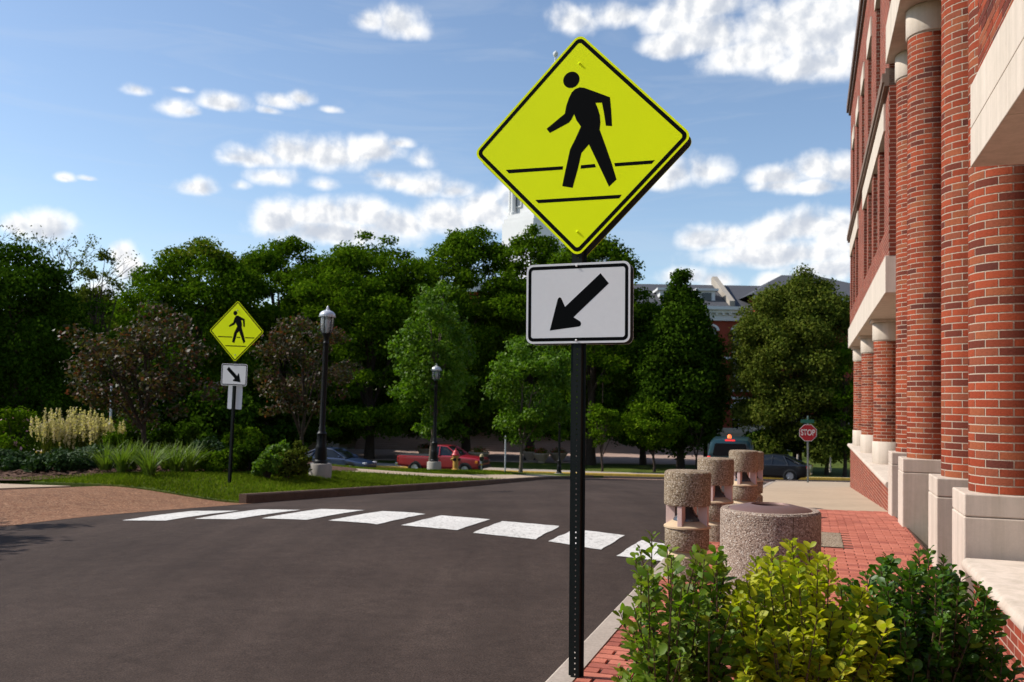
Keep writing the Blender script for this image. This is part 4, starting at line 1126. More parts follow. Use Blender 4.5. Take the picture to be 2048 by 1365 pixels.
pickup('red pickup truck parked in the street behind the fire hydrant', on_street(888, 47.6), CARROT)
sedan('dark blue sedan parked at the kerb left of the red pickup', ('blue', (.020, .035, .085)), on_street(672, 47.6), CARROT)
q = at(1534, 952, 50.5)
sedan('black sedan crossing behind the bollards, near the stop sign', ('black', (.006, .006, .007)), (q.x, 50.5, RZ(50.5)), PI - ANG - .12)
vy = 38.5; q = at(1462, 930, vy)
van('dark green van seen from behind with glowing red and amber roof light', (q.x + .62, vy + 2.4, RZ(vy + 1.5)), PI / 2 - ANG + .05)
# ------------------------------------------------------------------ buildings beyond the cross street
FARZ = RZ(80)
mat('slate', (.055, .055, .062), .75, noise=[(.5, .12), (4, .12)])
mat('white_trim', (.62, .62, .61), .7, noise=[(1, .05)])
mat('stone_pale', (.34, .30, .25), .9, noise=[(.8, .12), (5, .12)], bump=(8, .4))
mat('brick_far', (.23, .050, .030), .9, noise=[(.6, .08), (6, .1)])
def red_hall():
    y0 = 95.0; k = y0 / FPX
    X = lambda px, y=y0: ray(px, 640).x * y
    r = thing('red_brick_hall', 'red brick hall with grey slate roof and white cornice behind the trees at right', 'building', (X(1450), y0, FARZ))
    o = Vector((X(1450), y0, FARZ))
    ze = at(1460, 618, y0).z - FARZ; zr = at(1450, 571, 103).z - FARZ
    xa, xb = X(1230) - o.x, X(1508) - o.x
    # wall with real openings: piers and bands
    mb = MB(); xs_ = []
    openings = [(X(p) - o.x, X(p) - o.x + 1.5) for p in (1262, 1310, 1358, 1406, 1466)]
    zl = [(1.6, 4.6), (6.2, 9.0), (10.2, ze - 2.0)]
    zb = 0.0
    for z0, z1 in zl + [(ze, None)]:
        mb.box(xa, xb, 0, .5, zb, z0)
        if z1 is None: break
        p = xa
        for a, b in openings + [(xb, None)]:
            mb.box(p, a, 0, .5, z0, z1)
            p = b
        zb = z1
    mb.box(xa, xb, 15.5, 16, 0, ze); mb.box(xa, xa + .5, .5, 15.5, 0, ze); mb.box(xb - .5, xb, .5, 15.5, 0, ze)
    mb.build('wall', MATS['brick_far'], r)
    for a, b in openings:
        for z0, z1 in zl:
            m2 = MB(); m2.box(a, b, .30, .34, z0, z1); w_ = m2.build('window', MATS['glass_dark'], r)
            m2 = MB(); m2.box(a - .15, b + .15, -.12, .1, z0 - .25, z0); m2.build('sill', MATS['white_trim'], w_)
            m2 = MB()
            R_ = (b - a) / 2 + .25
            for i in range(10):
                t0, t1 = PI * i / 10, PI * (i + 1) / 10; cx = (a + b) / 2
                q = [(cx + R_ * math.cos(t), z1 - .35 + R_ * .75 * math.sin(t)) for t in (t0, t1)] + [(cx + (R_ - .28) * math.cos(t), z1 - .35 + (R_ - .28) * .75 * math.sin(t)) for t in (t1, t0)]
                m2.prism(q, -.10, .05)
            m2.build('arch', MATS['white_trim'], w_)
            m2 = MB(); m2.box((a + b) / 2 - .06, (a + b) / 2 + .06, .22, .36, z0, z1); m2.box(a, b, .22, .36, (z0 + z1) / 2 - .06, (z0 + z1) / 2 + .06); m2.build('frame', MATS['white_trim'], w_)
    mb = MB(); mb.box(xa - .3, xb + .3, -.35, .0, ze - 1.3, ze - .5); mb.box(xa - .6, xb + .6, -.7, .0, ze - .5, ze - .2); mb.box(xa - .9, xb + .9, -1.0, .0, ze - .2, ze + .15)
    nd = int((xb - xa) / .7)
    for i in range(nd): mb.box(xa + i * .7, xa + i * .7 + .3, -.62, -.34, ze - .72, ze - .5)
    mb.build('cornice', MATS['white_trim'], r)
    for z in (5.2, 9.4): mb = MB(); mb.box(xa, xb, -.08, .0, z, z + .25); mb.build('string_course', MATS['white_trim'], r)
    mb = MB(); mb.add([(xa - .9, -1, ze + .15), (xb + .9, -1, ze + .15), (xb + 3, 8, zr), (xa - .9, 8, zr), (xa - .9, 17, ze + .15), (xb + .9, 17, ze + .15)], [(0, 1, 2, 3), (3, 2, 5, 4), (0, 3, 4), (1, 5, 2)])
    roof = mb.build('roof', MATS['slate'], r)
    xp = X(1455) - o.x
    mb = MB(); mb.add([(xp + a, yy, z) for a in (0, .55) for yy, z in ((-.9, ze + .2), (8, zr + .15), (8, zr + .75), (7.4, zr + .9), (-.9, ze + .75))], [(0, 1, 2, 3, 4), (9, 8, 7, 6, 5), (0, 5, 6, 1), (1, 6, 7, 2), (2, 7, 8, 3), (3, 8, 9, 4), (4, 9, 5, 0)])
    mb.build('parapet', MATS['stone_pale'], roof)
    for p in (1418, 1340):
        xd = X(p) - o.x; zd = ze + .5
        mb = MB(); mb.box(xd - .9, xd + .9, 1.2, 5, zd, zd + 1.5); d = mb.build('dormer', MATS['white_trim'], roof)
        mb = MB(); mb.box(xd - .5, xd + .5, 1.15, 1.3, zd + .3, zd + 1.3); mb.build('dormer_window', MATS['glass_dark'], d)
        mb = MB(); mb.box(xd - 1.2, xd + 1.2, .9, 5, zd + 1.5, zd + 1.75); mb.build('dormer_roof', MATS['white_trim'], d)
    # higher wing at the right with a hipped roof
    xc, xd = X(1500) - o.x, X(1790) - o.x
    zw = at(1530, 592, y0 - 2).z - FARZ; zk = at(1640, 552, 103).z - FARZ
    mb = MB(); mb.box(xc + .01, xd, -2, 18, 0, zw - .01); mb.build('wing_wall', MATS['brick_far'], r)
    mb = MB(); mb.add([(xc - .8, -2.8, zw), (xd + .8, -2.8, zw), (xd + .8, 18.8, zw), (xc - .8, 18.8, zw), ((xc + xd) / 2 - 2, 8, zk), ((xc + xd) / 2 + 2, 8, zk)], [(0, 1, 5, 4), (1, 2, 5), (2, 3, 4, 5), (3, 0, 4)])
    mb.build('wing_roof', MATS['slate'], r)
    mb = MB(); mb.box(xc - .3, xd + .7, -2.6, -2.0, zw - .5, zw - .02); mb.build('wing_cornice', MATS['white_trim'], r)
    mb = MB(); mb.box(xc - 1.6, xd, -2.6, -2.0, 0, 3.6); mb.build('stone_base', MATS['stone_pale'], r)
red_hall()
def domed_hall():
    y = 150.0; ax = at(1107, 400, y); k = FPX / y
    Z = lambda row: at(1107, row, y).z - FARZ
    r = thing('domed_hall', 'white domed cupola tower of a brick hall behind the large yellow sign', 'building', (ax.x, y, FARZ))
    mb = MB(); mb.box(-24, 20, -14, 12, 0, 21); mb.build('wall', MATS['brick_far'], r)
    mb = MB(); mb.box(-25, 21, -15, 13, 21, 22.2); mb.build('cornice', MATS['white_trim'], r)
    for i in range(12):
        for zz in (2.5, 8.5, 14.5):
            mb = MB(); x = -22 + i * 3.4; mb.box(x, x + 1.6, -14.06, -13.9, zz, zz + 4.2); w_ = mb.build('window', MATS['glass_dark'], r)
            mb = MB(); mb.box(x - .25, x + 1.85, -14.2, -13.95, zz - .4, zz); mb.build('sill', MATS['white_trim'], w_)
    R0 = 7.6; zb = Z(441); zt = Z(300)
    oct_ = lambda q: [(q * math.cos(PI / 8 + k_ * PI / 4), q * math.sin(PI / 8 + k_ * PI / 4)) for k_ in range(8)]
    mb = MB(); mb.prism(oct_(9.2), 22.2, zb - 1.4, 'z'); mb.prism(oct_(8.9), zb - 1.4, zb - .7, 'z'); mb.prism(oct_(8.3), zb - .7, zb, 'z')
    mb.prism(oct_(7.3), zb, zt, 'z'); mb.prism(oct_(8.2), zt, zt + .8, 'z'); mb.prism(oct_(8.8), zt + .8, zt + 1.3, 'z')
    d = mb.build('drum', MATS['white_trim'], r)
    for k_ in range(8):
        a = k_ * PI / 4; M = Matrix.Rotation(a, 4, 'Z'); ap = 7.3 * math.cos(PI / 8)
        for s in (-1.5, 1.5):
            mb = MB(); mb.box(ap - .05, ap + .12, s - .65, s + .65, zb + 1.4, zt - 2.4, M=M); w_ = mb.build('window', mat('tower_pane', (.16, .17, .18), .3), d)
            mb = MB()
            for q in ((s - .75, s - .6, zb + 1.3, zt - 2.3), (s + .6, s + .75, zb + 1.3, zt - 2.3), (s - .6, s + .6, zb + 1.25, zb + 1.45), (s - .6, s + .6, (zb + zt) / 2 - .6, (zb + zt) / 2 - .45), (s - .06, s + .06, zb + 1.4, zt - 2.4)):
                mb.box(ap + .02, ap + .2, *q, M=M)
            mb.build('window_frame', MATS['white_trim'], w_)
        a2 = PI / 8 + k_ * PI / 4; c_ = (7.25 * math.cos(a2), 7.25 * math.sin(a2), 0)
        for da in (-.075, .075):
            c_ = (7.5 * math.cos(a2 + da), 7.5 * math.sin(a2 + da), 0)
            mb = MB(); mb.lathe([(.55, zb), (.55, zb + .5), (.42, zb + .6), (.38, zt - .7), (.52, zt - .5), (.52, zt)], 14, c=c_); mb.build('column', MATS['white_trim'], d, smooth=40)
    pr = [(7.0 * math.cos(t), zt + 1.3 + 8.2 * math.sin(t)) for t in [PI / 2 * i / 12 * .82 for i in range(13)]]
    mb = MB(); mb.lathe(pr, 32); mb.build('dome', MATS['white_trim'], r, smooth=30)
    z1 = pr[-1][1]; zf = Z(101)
    mb = MB(); mb.lathe([(1.9, z1 - .3), (1.9, z1 + .4), (1.4, z1 + .5), (1.4, z1 + 3.2), (1.9, z1 + 3.4), (1.7, z1 + 3.7), (.9, z1 + 4.8), (.35, z1 + 5.6), (.22, zf - 3.5), (.14, zf - 1.2), (.36, zf - .95), (.45, zf - .65), (.36, zf - .35), (.08, zf - .15), (.03, zf), (0, zf)], 16)
    mb.build('lantern', MATS['white_trim'], r, smooth=40)
domed_hall()
def plaza():
    x0, x1 = ray(700, 900).x * 78, ray(1460, 900).x * 78
    pl = sheet('plaza', lin(x0 - 4, x1, 14), lin(66.5, 80, 8), lambda u, v: (u, v), lambda x, y: FARZ, .16, MATS['plaza_pink'], skirt=.3)
    r = thing('stone_steps', 'broad flight of pale stone steps under the trees behind the red pickup', 'steps', ((x0 + x1) / 2, 80, FARZ))
    for i in range(11):
        mb = MB(); w_ = (x1 - x0) / 2; mb.box(-w_, w_, i * .38, 4.6, .16 + i * .155 + (.002 if i else 0), .16 + (i + 1) * .155); mb.build('step', MATS['plaza_pink'], r, bevel=.02)
    w = MB(); w.box(-w_ - 6, w_ + 6, 4.7, 5.2, 0, 2.4)
    for i in range(24): w.box(-w_ - 6 + i * 1.9, -w_ - 4.5 + i * 1.9, 4.55, 4.7, 1.9, 2.2)
    tag(w.build('stone_wall', MATS['stone_pale'], None, ((x0 + x1) / 2, 80, FARZ)), 'pale stone wall at the head of the steps, in deep shade', 'wall')
    # stone building glimpsed left of the first lamp
    xa, xb = ray(470, 850).x * 74, ray(650, 850).x * 74
    r2 = thing('stone_house', 'pale stone building glimpsed under the trees between small sign and first lamp', 'building', ((xa + xb) / 2, 74, FARZ))
    hw = (xb - xa) / 2
    mb = MB(); mb.box(-hw, hw, .2, 6, 0, 4.6); mb.build('wall', MATS['stone_pale'], r2)
    for i in range(9):
        for j in range(int(hw * 2 / 1.3)):
            pass
    for i in range(11):
        mb = MB(); mb.box(-hw, hw, .12 + (i % 2) * .02, .22, .05 + i * .4, .41 + i * .4); mb.build('stone_course', MATS['stone_pale'], r2, bevel=.02)
    for x in (-hw * .3, hw * .2):
        mb = MB(); mb.box(x - .5, x + .5, .05, .16, .2, 3.2); d = mb.build('door', MATS['glass_dark'], r2)
        mb = MB(); mb.box(x - .7, x - .5, .0, .3, .2, 3.4); mb.box(x + .5, x + .7, .0, .3, .2, 3.4); mb.box(x - .7, x + .7, .0, .3, 3.4, 3.65); mb.build('door_frame', MATS['concrete_grey'], d)
    mb = MB(); mb.box(-hw - .3, hw + .3, -.1, 6.3, 4.6, 4.9); mb.build('roof_edge', MATS['concrete_grey'], r2)
plaza()
def planter(px, row, y, rr, label):
    p = at(px, row, y)
    r = thing('bowl_planter', label, 'planter', (p.x, y, FARZ + .12), 0, 'bowl planters on the plaza')
    mb = MB(); mb.lathe([(.28 * rr, 0), (.34 * rr, .06), (.30 * rr, .12), (.55 * rr, .35), (.72 * rr, .62), (.78 * rr, .64), (.78 * rr, .74), (.70 * rr, .74), (.66 * rr, .66), (0, .64)], 24)
    mb.build('bowl', MATS['concrete'], r, smooth=35)
    rs = np.random.RandomState(int(px)); N = 500
    d = rs.normal(0, 1, (N, 3)); d /= np.linalg.norm(d, axis=1)[:, None]; d[:, 2] = np.abs(d[:, 2])
    c = d * rs.uniform(.3, 1, (N, 1)) * np.array([.72 * rr, .72 * rr, .45]) + np.array([0, 0, .7])
    V, Q = leaf_quads(c, d, .10, rs)
    tag(link('flowers', fast_mesh('flowers', V, Q, [MATS['leaf_mid'], MATS['flower_red']], (rs.uniform(0, 1, N) < .25).astype(int)), r), kind='stuff')

# ------------------------------------------------------------------ foliage
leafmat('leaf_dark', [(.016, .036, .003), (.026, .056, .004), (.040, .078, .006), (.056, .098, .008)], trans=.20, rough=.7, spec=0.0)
leafmat('leaf_mid', [(.034, .072, .003), (.052, .102, .005), (.076, .135, .007), (.115, .170, .010)], trans=.26, rough=.7, spec=0.0)
leafmat('leaf_bright', [(.048, .105, .005), (.068, .138, .008), (.095, .170, .011), (.13, .20, .02)], rough=.5, trans=.36, spec=.12)
leafmat('leaf_olive', [(.050, .072, .010), (.070, .092, .014), (.092, .110, .016), (.115, .125, .020)], trans=.22, rough=.7, spec=0.0)
leafmat('leaf_yellow', [(.10, .13, .012), (.14, .165, .018), (.17, .18, .02), (.09, .12, .015)], trans=.3, rough=.7, spec=0.0)
leafmat('leaf_purple', [(.030, .036, .010), (.062, .032, .018), (.024, .044, .009), (.105, .054, .040), (.030, .044, .010), (.046, .040, .014), (.12, .032, .024), (.034, .052, .012)], rough=.5, trans=.30, spec=.18)
leafmat('leaf_juniper', [(.016, .040, .008), (.024, .056, .010), (.034, .070, .012)], rough=.7, trans=.15)
leafmat('leaf_lily', [(.085, .135, .016), (.12, .175, .024), (.16, .21, .04)], trans=.35)
leafmat('plume', [(.50, .40, .24), (.60, .49, .31), (.68, .57, .38)], rough=.9, trans=.35)
leafmat('grass_blade', [(.070, .110, .008), (.090, .135, .010), (.115, .155, .014), (.145, .165, .022)], rough=.7, trans=.3, spec=0.0)
leafmat('shrub_green', [(.080, .150, .008), (.11, .19, .010), (.16, .24, .016), (.055, .115, .008), (.24, .27, .03), (.10, .17, .01)], rough=.48, trans=.45, spec=.25)
leafmat('shrub_yellow', [(.34, .36, .008), (.44, .43, .012), (.26, .31, .010), (.50, .46, .03), (.16, .24, .012), (.38, .38, .02)], rough=.48, trans=.45, spec=.25)
leafmat('shrub_dark', [(.036, .095, .006), (.055, .125, .008), (.080, .155, .010), (.026, .075, .006), (.12, .18, .02)], rough=.42, trans=.36, spec=.3)
mat('flower_red', (.45, .03, .03), .6); mat('flower_pink', (.60, .28, .30), .6)

def leaf_quads(c, out, size, rs, spread=1.0, slim=.34, up=.25):
    N = len(c)
    nrm = out * .8 + rs.normal(0, 1, (N, 3)) * spread * .7 + np.array([0, 0, up]); nrm /= np.linalg.norm(nrm, axis=1)[:, None] + 1e-9
    a = rs.normal(0, 1, (N, 3)); a -= nrm * (a * nrm).sum(1)[:, None]; a /= np.linalg.norm(a, axis=1)[:, None] + 1e-9
    b = np.cross(nrm, a)
    s = (size * rs.uniform(.65, 1.3, N))[:, None]
    V = np.stack([c - a * s * .5, c + b * s * slim - nrm * s * .08, c + a * s * .5, c - b * s * slim - nrm * s * .08], 1).reshape(-1, 3)
    return V, np.arange(4 * N, dtype=np.int32).reshape(-1, 4)
def crown_pts(clumps, per, rs, flat=.7, hollow=.35):
    C = []; O = []
    for (cx, cy, cz, r) in clumps:
        n = max(6, int(per * (r ** 2)))
        d = rs.normal(0, 1, (n, 3)); d /= np.linalg.norm(d, axis=1)[:, None]
        rr = (hollow + (1 - hollow) * rs.uniform(0, 1, n) ** .6)[:, None] * r * (1 + .25 * rs.normal(0, 1, (n, 1)) * .6)
        C.append(np.array([cx, cy, cz]) + d * rr * np.array([1, 1, flat])); O.append(d)
    return np.concatenate(C), np.concatenate(O)
def tree(label, x, y, z, h, cz0, rx, ry, nclump, per, size, leaf, seed, trunk_r=.22, shape='round', bark='bark', group=None, name='broadleaf_tree', cr=(.16, .30), flat=.7, lean=0.0, cx=0.0, limbs=9, mix2=None, open_=.35, base_limbs=None):
    """crown between heights cz0 and h (metres above the foot), half widths rx, ry"""
    rs = np.random.RandomState(seed)
    r = thing(name, label, 'tree', (x, y, z), 0, group)
    cl = []; tries = 0
    hc = (h - cz0) / 2; zc = cz0 + hc
    while len(cl) < nclump and tries < 6000:
        tries += 1
        d = rs.normal(0, 1, 3); d /= np.linalg.norm(d); q = rs.uniform(open_, 1) ** .5
        px_, py_, pz_ = d[0] * q, d[1] * q, d[2] * q
        f = 1.0
        if shape == 'cone': f = max(.08, .92 - .80 * (pz_ + 1) / 2)
        elif shape == 'vase': f = .55 + .45 * (pz_ + 1) / 2
        elif shape == 'wide': f = 1.0 if pz_ > -.3 else .75
        elif shape == 'mass':                        # full to the ground, domed on top
            a_ = rs.uniform(0, 2 * PI); q = rs.uniform(.1, 1) ** .5; pz_ = rs.uniform(-1, 1)
            px_, py_ = q * math.cos(a_), q * math.sin(a_); f = math.sqrt(max(.05, 1 - max(0, pz_) ** 2.2)) * (.86 + .14 * min(0, pz_) + .14)
            pz_ *= (1 - .25 * q * q * (pz_ > 0)) 
        r_ = rs.uniform(*cr) * (rx + ry) / 2 * (.55 if shape == 'cone' and pz_ > .5 else 1)
        X_, Y_, Z_ = cx + px_ * (rx - r_ * .8) * f, py_ * (ry - r_ * .8) * f, zc + pz_ * (hc - r_ * flat * .9)
        cl.append((X_, Y_, Z_, r_))
    C, O = crown_pts(cl, per, rs, flat)
    V, Q = leaf_quads(C, O, size, rs)
    mats = [MATS[leaf]]; mi = None
    if mix2: mats.append(MATS[mix2[0]]); mi = mix2[1](C, rs)
    link('crown', fast_mesh('crown', V, Q, mats, mi), r)
    mb = MB(); top = cz0 + (h - cz0) * .55
    pts = [(lean * (k / 6) + .06 * math.sin(k * 1.7 + seed) * (k > 0), .05 * math.cos(k * 2.1 + seed) * (k > 0), -.25 + (top + .25) * k / 6) for k in range(7)]
    mb.tube(pts, [trunk_r * (1.25 if k == 0 else 1) * (1 - .75 * k / 6) for k in range(7)], 10)
    order = sorted(cl, key=lambda c: -c[3])[:limbs]
    for i, c in enumerate(order):
        k = 2 + (i % 4); s = Vector(pts[k]); e = Vector(c[:3]); m_ = (s + e) / 2 + Vector((0, 0, .12 * (e - s).length))
        rr = trunk_r * (1 - .75 * k / 6)
        mb.tube([s, m_, e], [rr * .55, rr * .36, rr * .12], 6)
        for j in range(2):
            o = cl[rs.randint(len(cl))]; e2 = m_ + (Vector(o[:3]) - m_) * .55
            mb.tube([m_, e2], [rr * .28, rr * .08], 5)
    mb.build('trunk', MATS[bark], r, smooth=50)
    return r
def gz(x, y):
    n, t = NTc(x, y)
    return lawn_f(x, y) if t < 46 and n < KL else RZ(y) + .1
def tree_px(label, px, row_top, hw, y, row_low, **kw):
    p = at(px, row_top, y); z = gz(p.x, y); k = y / FPX
    kw.setdefault('ry', hw * k * .9)
    return tree(label, p.x, y, z, p.z - z, max(.4, at(px, row_low, y).z - z), hw * k, kw.pop('ry'), **kw)
for i, (px, rt, hw, y) in enumerate([(330, 700, 110, 60), (440, 760, 90, 58), (560, 770, 80, 64), (40, 720, 120, 58), (700, 790, 90, 86), (860, 800, 100, 87), (1020, 800, 100, 87), (1180, 800, 110, 86), (1520, 858, 45, 59), (1590, 850, 48, 60), (1655, 852, 45, 59)]):  # bushes near van and stop sign are added, dark in place of tree shadow
    tree_px(['low dark tree behind the red-leaved tree trunk', 'low dark tree behind the small sign plaque', 'low dark tree left of the first lamp post', 'low dark tree behind the rose bush at left', 'low evergreen behind the steps, right of the first lamp', 'low evergreen behind the steps, above the pickup bed', 'low evergreen behind the steps, left of the large sign post', 'low evergreen behind the steps, right of the large sign post', 'added dark bushy tree in place of shade right behind the van', 'added dark bushy tree in place of shade behind the stop sign', 'added dark bushy tree in place of shade between stop sign and seat wall'][i], px, rt, hw, y, 905, shape='mass', nclump=70, per=130, size=.30, leaf='leaf_dark', seed=200 + i, trunk_r=.16, group='low dark trees filling the background', cr=(.2, .34), name='evergreen_tree')
G1 = 'broad trees beyond the cross street'
yel = ('leaf_yellow', lambda C, rs: ((C[:, 2] > C[:, 2].max() * .88) & (rs.uniform(0, 1, len(C)) < .55)).astype(int))
BIG = dict(nclump=230, per=240, size=.235, trunk_r=.36, group=G1, cr=(.09, .24), shape='mass')
tree_px('tall leafy tree with a yellowing top, leftmost of the row beyond the cross street', 400, 458, 178, 66, 886, leaf='leaf_mid', seed=11, mix2=yel, flat=.65, **BIG)
tree_px('tall leafy tree above the red-leaved tree behind the first lamp post', 578, 455, 182, 72, 886, leaf='leaf_mid', seed=12, flat=.55, **BIG)
tree_px('tall layered tree with flat sprays above the red pickup, dark underneath', 748, 444, 195, 67, 884, leaf='leaf_mid', seed=13, flat=.5, **BIG)
tree_px('tall layered tree left of the large sign, below the white cupola', 940, 438, 176, 71, 884, leaf='leaf_mid', seed=14, flat=.5, **BIG)
tree_px('tall tree with its top just under the white cupola drum', 1066, 436, 130, 69, 884, leaf='leaf_mid', seed=19, flat=.55, **BIG)
tree_px('tall leafy tree directly behind the large yellow sign, its right edge open to sky', 1188, 428, 138, 65, 886, leaf='leaf_mid', seed=15, flat=.6, **BIG)
tree_px('dark pointed tree right of the large sign, in front of the slate roof', 1366, 512, 150, 62, 918, nclump=260, per=330, size=.24, leaf='leaf_dark', seed=16, trunk_r=.28, shape='cone', name='conical_tree', flat=.75, cr=(.16, .28))
tree_px('round olive green tree between the slate roof and brick building', 1600, 520, 158, 60, 928, shape='mass', nclump=260, per=420, size=.19, leaf='leaf_olive', seed=17, trunk_r=.25, flat=.7, cr=(.14, .26))
tree_px('broad dark tree standing behind the dark pointed tree, right of the plaque', 1290, 590, 120, 66, 905, shape='mass', nclump=110, per=220, size=.26, leaf='leaf_dark', seed=21, trunk_r=.25, cr=(.14, .28))
tree_px('slim dark tree half hiding the red brick hall', 1415, 640, 52, 67, 905, shape='mass', nclump=60, per=260, size=.24, leaf='leaf_dark', seed=22, trunk_r=.18)
tree_px('smaller bright tree touching the left edge of the brick building', 1690, 680, 60, 57, 925, shape='mass', nclump=70, per=420, size=.20, leaf='leaf_mid', seed=18, trunk_r=.14)
# second row, seen only as dark depth between the crowns
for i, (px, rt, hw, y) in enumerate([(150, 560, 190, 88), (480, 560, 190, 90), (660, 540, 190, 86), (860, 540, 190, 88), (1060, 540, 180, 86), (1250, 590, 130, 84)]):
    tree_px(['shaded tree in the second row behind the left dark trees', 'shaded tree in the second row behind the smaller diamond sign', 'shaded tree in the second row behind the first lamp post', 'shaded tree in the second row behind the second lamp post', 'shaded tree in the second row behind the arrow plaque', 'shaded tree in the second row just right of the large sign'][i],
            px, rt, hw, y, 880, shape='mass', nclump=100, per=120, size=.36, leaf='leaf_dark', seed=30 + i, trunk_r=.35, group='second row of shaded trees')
# left group
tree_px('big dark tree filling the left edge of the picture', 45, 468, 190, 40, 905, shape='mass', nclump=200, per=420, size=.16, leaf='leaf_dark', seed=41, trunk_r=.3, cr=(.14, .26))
tree_px('loose light green tree right of the big dark tree at left', 196, 482, 62, 46, 720, nclump=40, per=420, size=.17, leaf='leaf_olive', seed=42, trunk_r=.16, cr=(.16, .30), open_=.2)
tree_px('shaded tree standing behind the red-leaved tree at left', 150, 610, 130, 52, 880, nclump=80, per=230, size=.25, leaf='leaf_dark', seed=43, trunk_r=.25)
tree_px('shaded tree behind the tan feathery grass at the far left', -60, 640, 170, 50, 880, nclump=80, per=230, size=.25, leaf='leaf_dark', seed=44, trunk_r=.25)
def bare_tree():
    y = 54; p = at(45, 405, y); z = gz(p.x, y); h = p.z - z
    r = thing('bare_tree', 'half-bare tree with leafless twigs rising above the dark tree at left', 'tree', (p.x, y, z))
    rs = random.Random(5); mb = MB()
    tips = []
    def grow(s, d, L_, rr, dep):
        e = s + d * L_; m_ = (s + e) / 2 + Vector((rs.uniform(-1, 1), rs.uniform(-1, 1), rs.uniform(-.3, .6))) * L_ * .08
        mb.tube([s, m_, e], [rr, rr * .8, rr * .6], 5 if dep > 1 else 8)
        if dep >= 6: tips.append(e); return
        for _ in range(3 if dep in (1, 2, 4) else 2):
            nd = (d + Vector((rs.uniform(-1, 1), rs.uniform(-1, 1), rs.uniform(-.3, .7))) * .62).normalized()
            grow(e, nd, L_ * rs.uniform(.62, .82), rr * .60, dep + 1)
    grow(Vector((0, 0, -.2)), Vector((0, 0, 1)), h * .34, .22, 0)
    mx = max(v[2] for v in mb.v); f = h / mx
    mb.v = [(a * f * 1.25, b * f * 1.25, c * f) for a, b, c in mb.v]
    mb.build('trunk', MATS['bark'], r, smooth=50)
    rs2 = np.random.RandomState(9); tp = np.array([tuple(t) for t in tips]) * np.array([f * 1.25, f * 1.25, f]); tp = tp[rs2.uniform(0, 1, len(tp)) < .22]
    C = np.repeat(tp, 14, 0) + rs2.normal(0, .22, (len(tp) * 14, 3)); V, Q = leaf_quads(C, rs2.normal(0, 1, C.shape), .17, rs2)
    link('crown', fast_mesh('crown', V, Q, MATS['leaf_olive']), r)
bare_tree()
# red-leaved ornamental trees
tree_px('red-purple leaved small tree in the planted bed left of the small sign', 298, 588, 178, 24.5, 880, nclump=62, per=520, size=.12, leaf='leaf_purple', seed=51, trunk_r=.085, name='red_leaved_tree', group='red-leaved trees', cr=(.11, .26), open_=.05, limbs=18, ry=2.1)
tree_px('red-purple leaved small tree between the small sign and first lamp post', 612, 608, 118, 34, 872, nclump=60, per=460, size=.14, leaf='leaf_purple', seed=52, trunk_r=.10, name='red_leaved_tree', group='red-leaved trees', cr=(.14, .26), limbs=14)
# young street trees
tree_px('young bright green tree in front of the red pickup, pale trunk', 870, 548, 100, 38.5, 890, nclump=110, per=520, size=.15, leaf='leaf_bright', seed=61, trunk_r=.13, bark='bark_pale', name='young_tree', group='young street trees', cr=(.16, .30), open_=.2, limbs=12)
tree_px('young bright green tree just left of the large sign post', 1045, 655, 105, 45.5, 905, nclump=100, per=420, size=.17, leaf='leaf_bright', seed=62, trunk_r=.10, bark='bark_pale', name='young_tree', group='young street trees', cr=(.16, .28), open_=.2, cx=.6)
tree_px('small young tree just right of the large sign post, beyond the street', 1205, 800, 48, 58, 905, nclump=40, per=420, size=.19, leaf='leaf_mid', seed=63, trunk_r=.08, name='young_tree', group='young street trees')
tree_px('small round young tree on the far lawn above the nearest bollard light', 1310, 782, 72, 59, 905, nclump=55, per=420, size=.19, leaf='leaf_mid', seed=64, trunk_r=.10, name='young_tree', group='young street trees')
tree_px('small dense young tree beside the van on the far lawn', 1395, 800, 45, 60, 905, nclump=36, per=420, size=.19, leaf='leaf_dark', seed=65, trunk_r=.08, name='young_tree', group='young street trees')
# street tree left of the view; its shade falls on the road
tree('street tree just outside the left edge whose shadow lies on the road', -12.0, 11.0, RZ(11) + .1, 6.2, 2.2, 2.3, 2.3, 40, 500, .14, 'leaf_mid', 71, trunk_r=.11)

# ------------------------------------------------------------------ planted bed
def shrub(label, px, row_top, row_base, hw, y, leaf, size, n, name='shrub', seed=1, flat=1.0, group='shrubs in the planted bed', flowers=None):
    y -= 3.3 if y < 26.2 else 1.8
    p = at(px, row_base, y); q = at(px, row_top, y); k = y / FPX
    z = lawn_f(p.x, y) + .04; h = max(.25, q.z - z); w_ = hw * k
    rs = np.random.RandomState(seed)
    r = thing(name, label, 'shrub', (p.x, y, z), 0, group)
    cl = []
    for _ in range(22):
        d = rs.normal(0, 1, 3); d /= np.linalg.norm(d); d[2] = abs(d[2]); qd = rs.uniform(.3, 1) ** .5
        cr_ = rs.uniform(.22, .38) * w_
        cl.append((d[0] * qd * (w_ - cr_ * .6), d[1] * qd * (w_ - cr_ * .6), .12 + d[2] * qd * max(.05, h - cr_ * .7), cr_))
    tot = sum(c[3] ** 2 for c in cl)
    C, O = crown_pts(cl, n / tot, rs, min(1.0, h / w_ + .2)); C[:, 2] = np.maximum(C[:, 2], .01)
    V, Q = leaf_quads(C, O, size, rs, slim=.3)
    mats = [MATS[leaf]]; mi = None
    if flowers: mats.append(MATS[flowers]); mi = (rs.uniform(0, 1, len(C)) < .03).astype(int)
    link('foliage', fast_mesh('foliage', V, Q, mats, mi), r)
    mb = MB()
    for c in cl[:9]: mb.tube([(c[0] * .12, c[1] * .12, -.05), (c[0] * .6, c[1] * .6, c[2] * .6), c[:3]], [.022, .014, .006], 5)
    mb.build('stems', MATS['bark'], r)
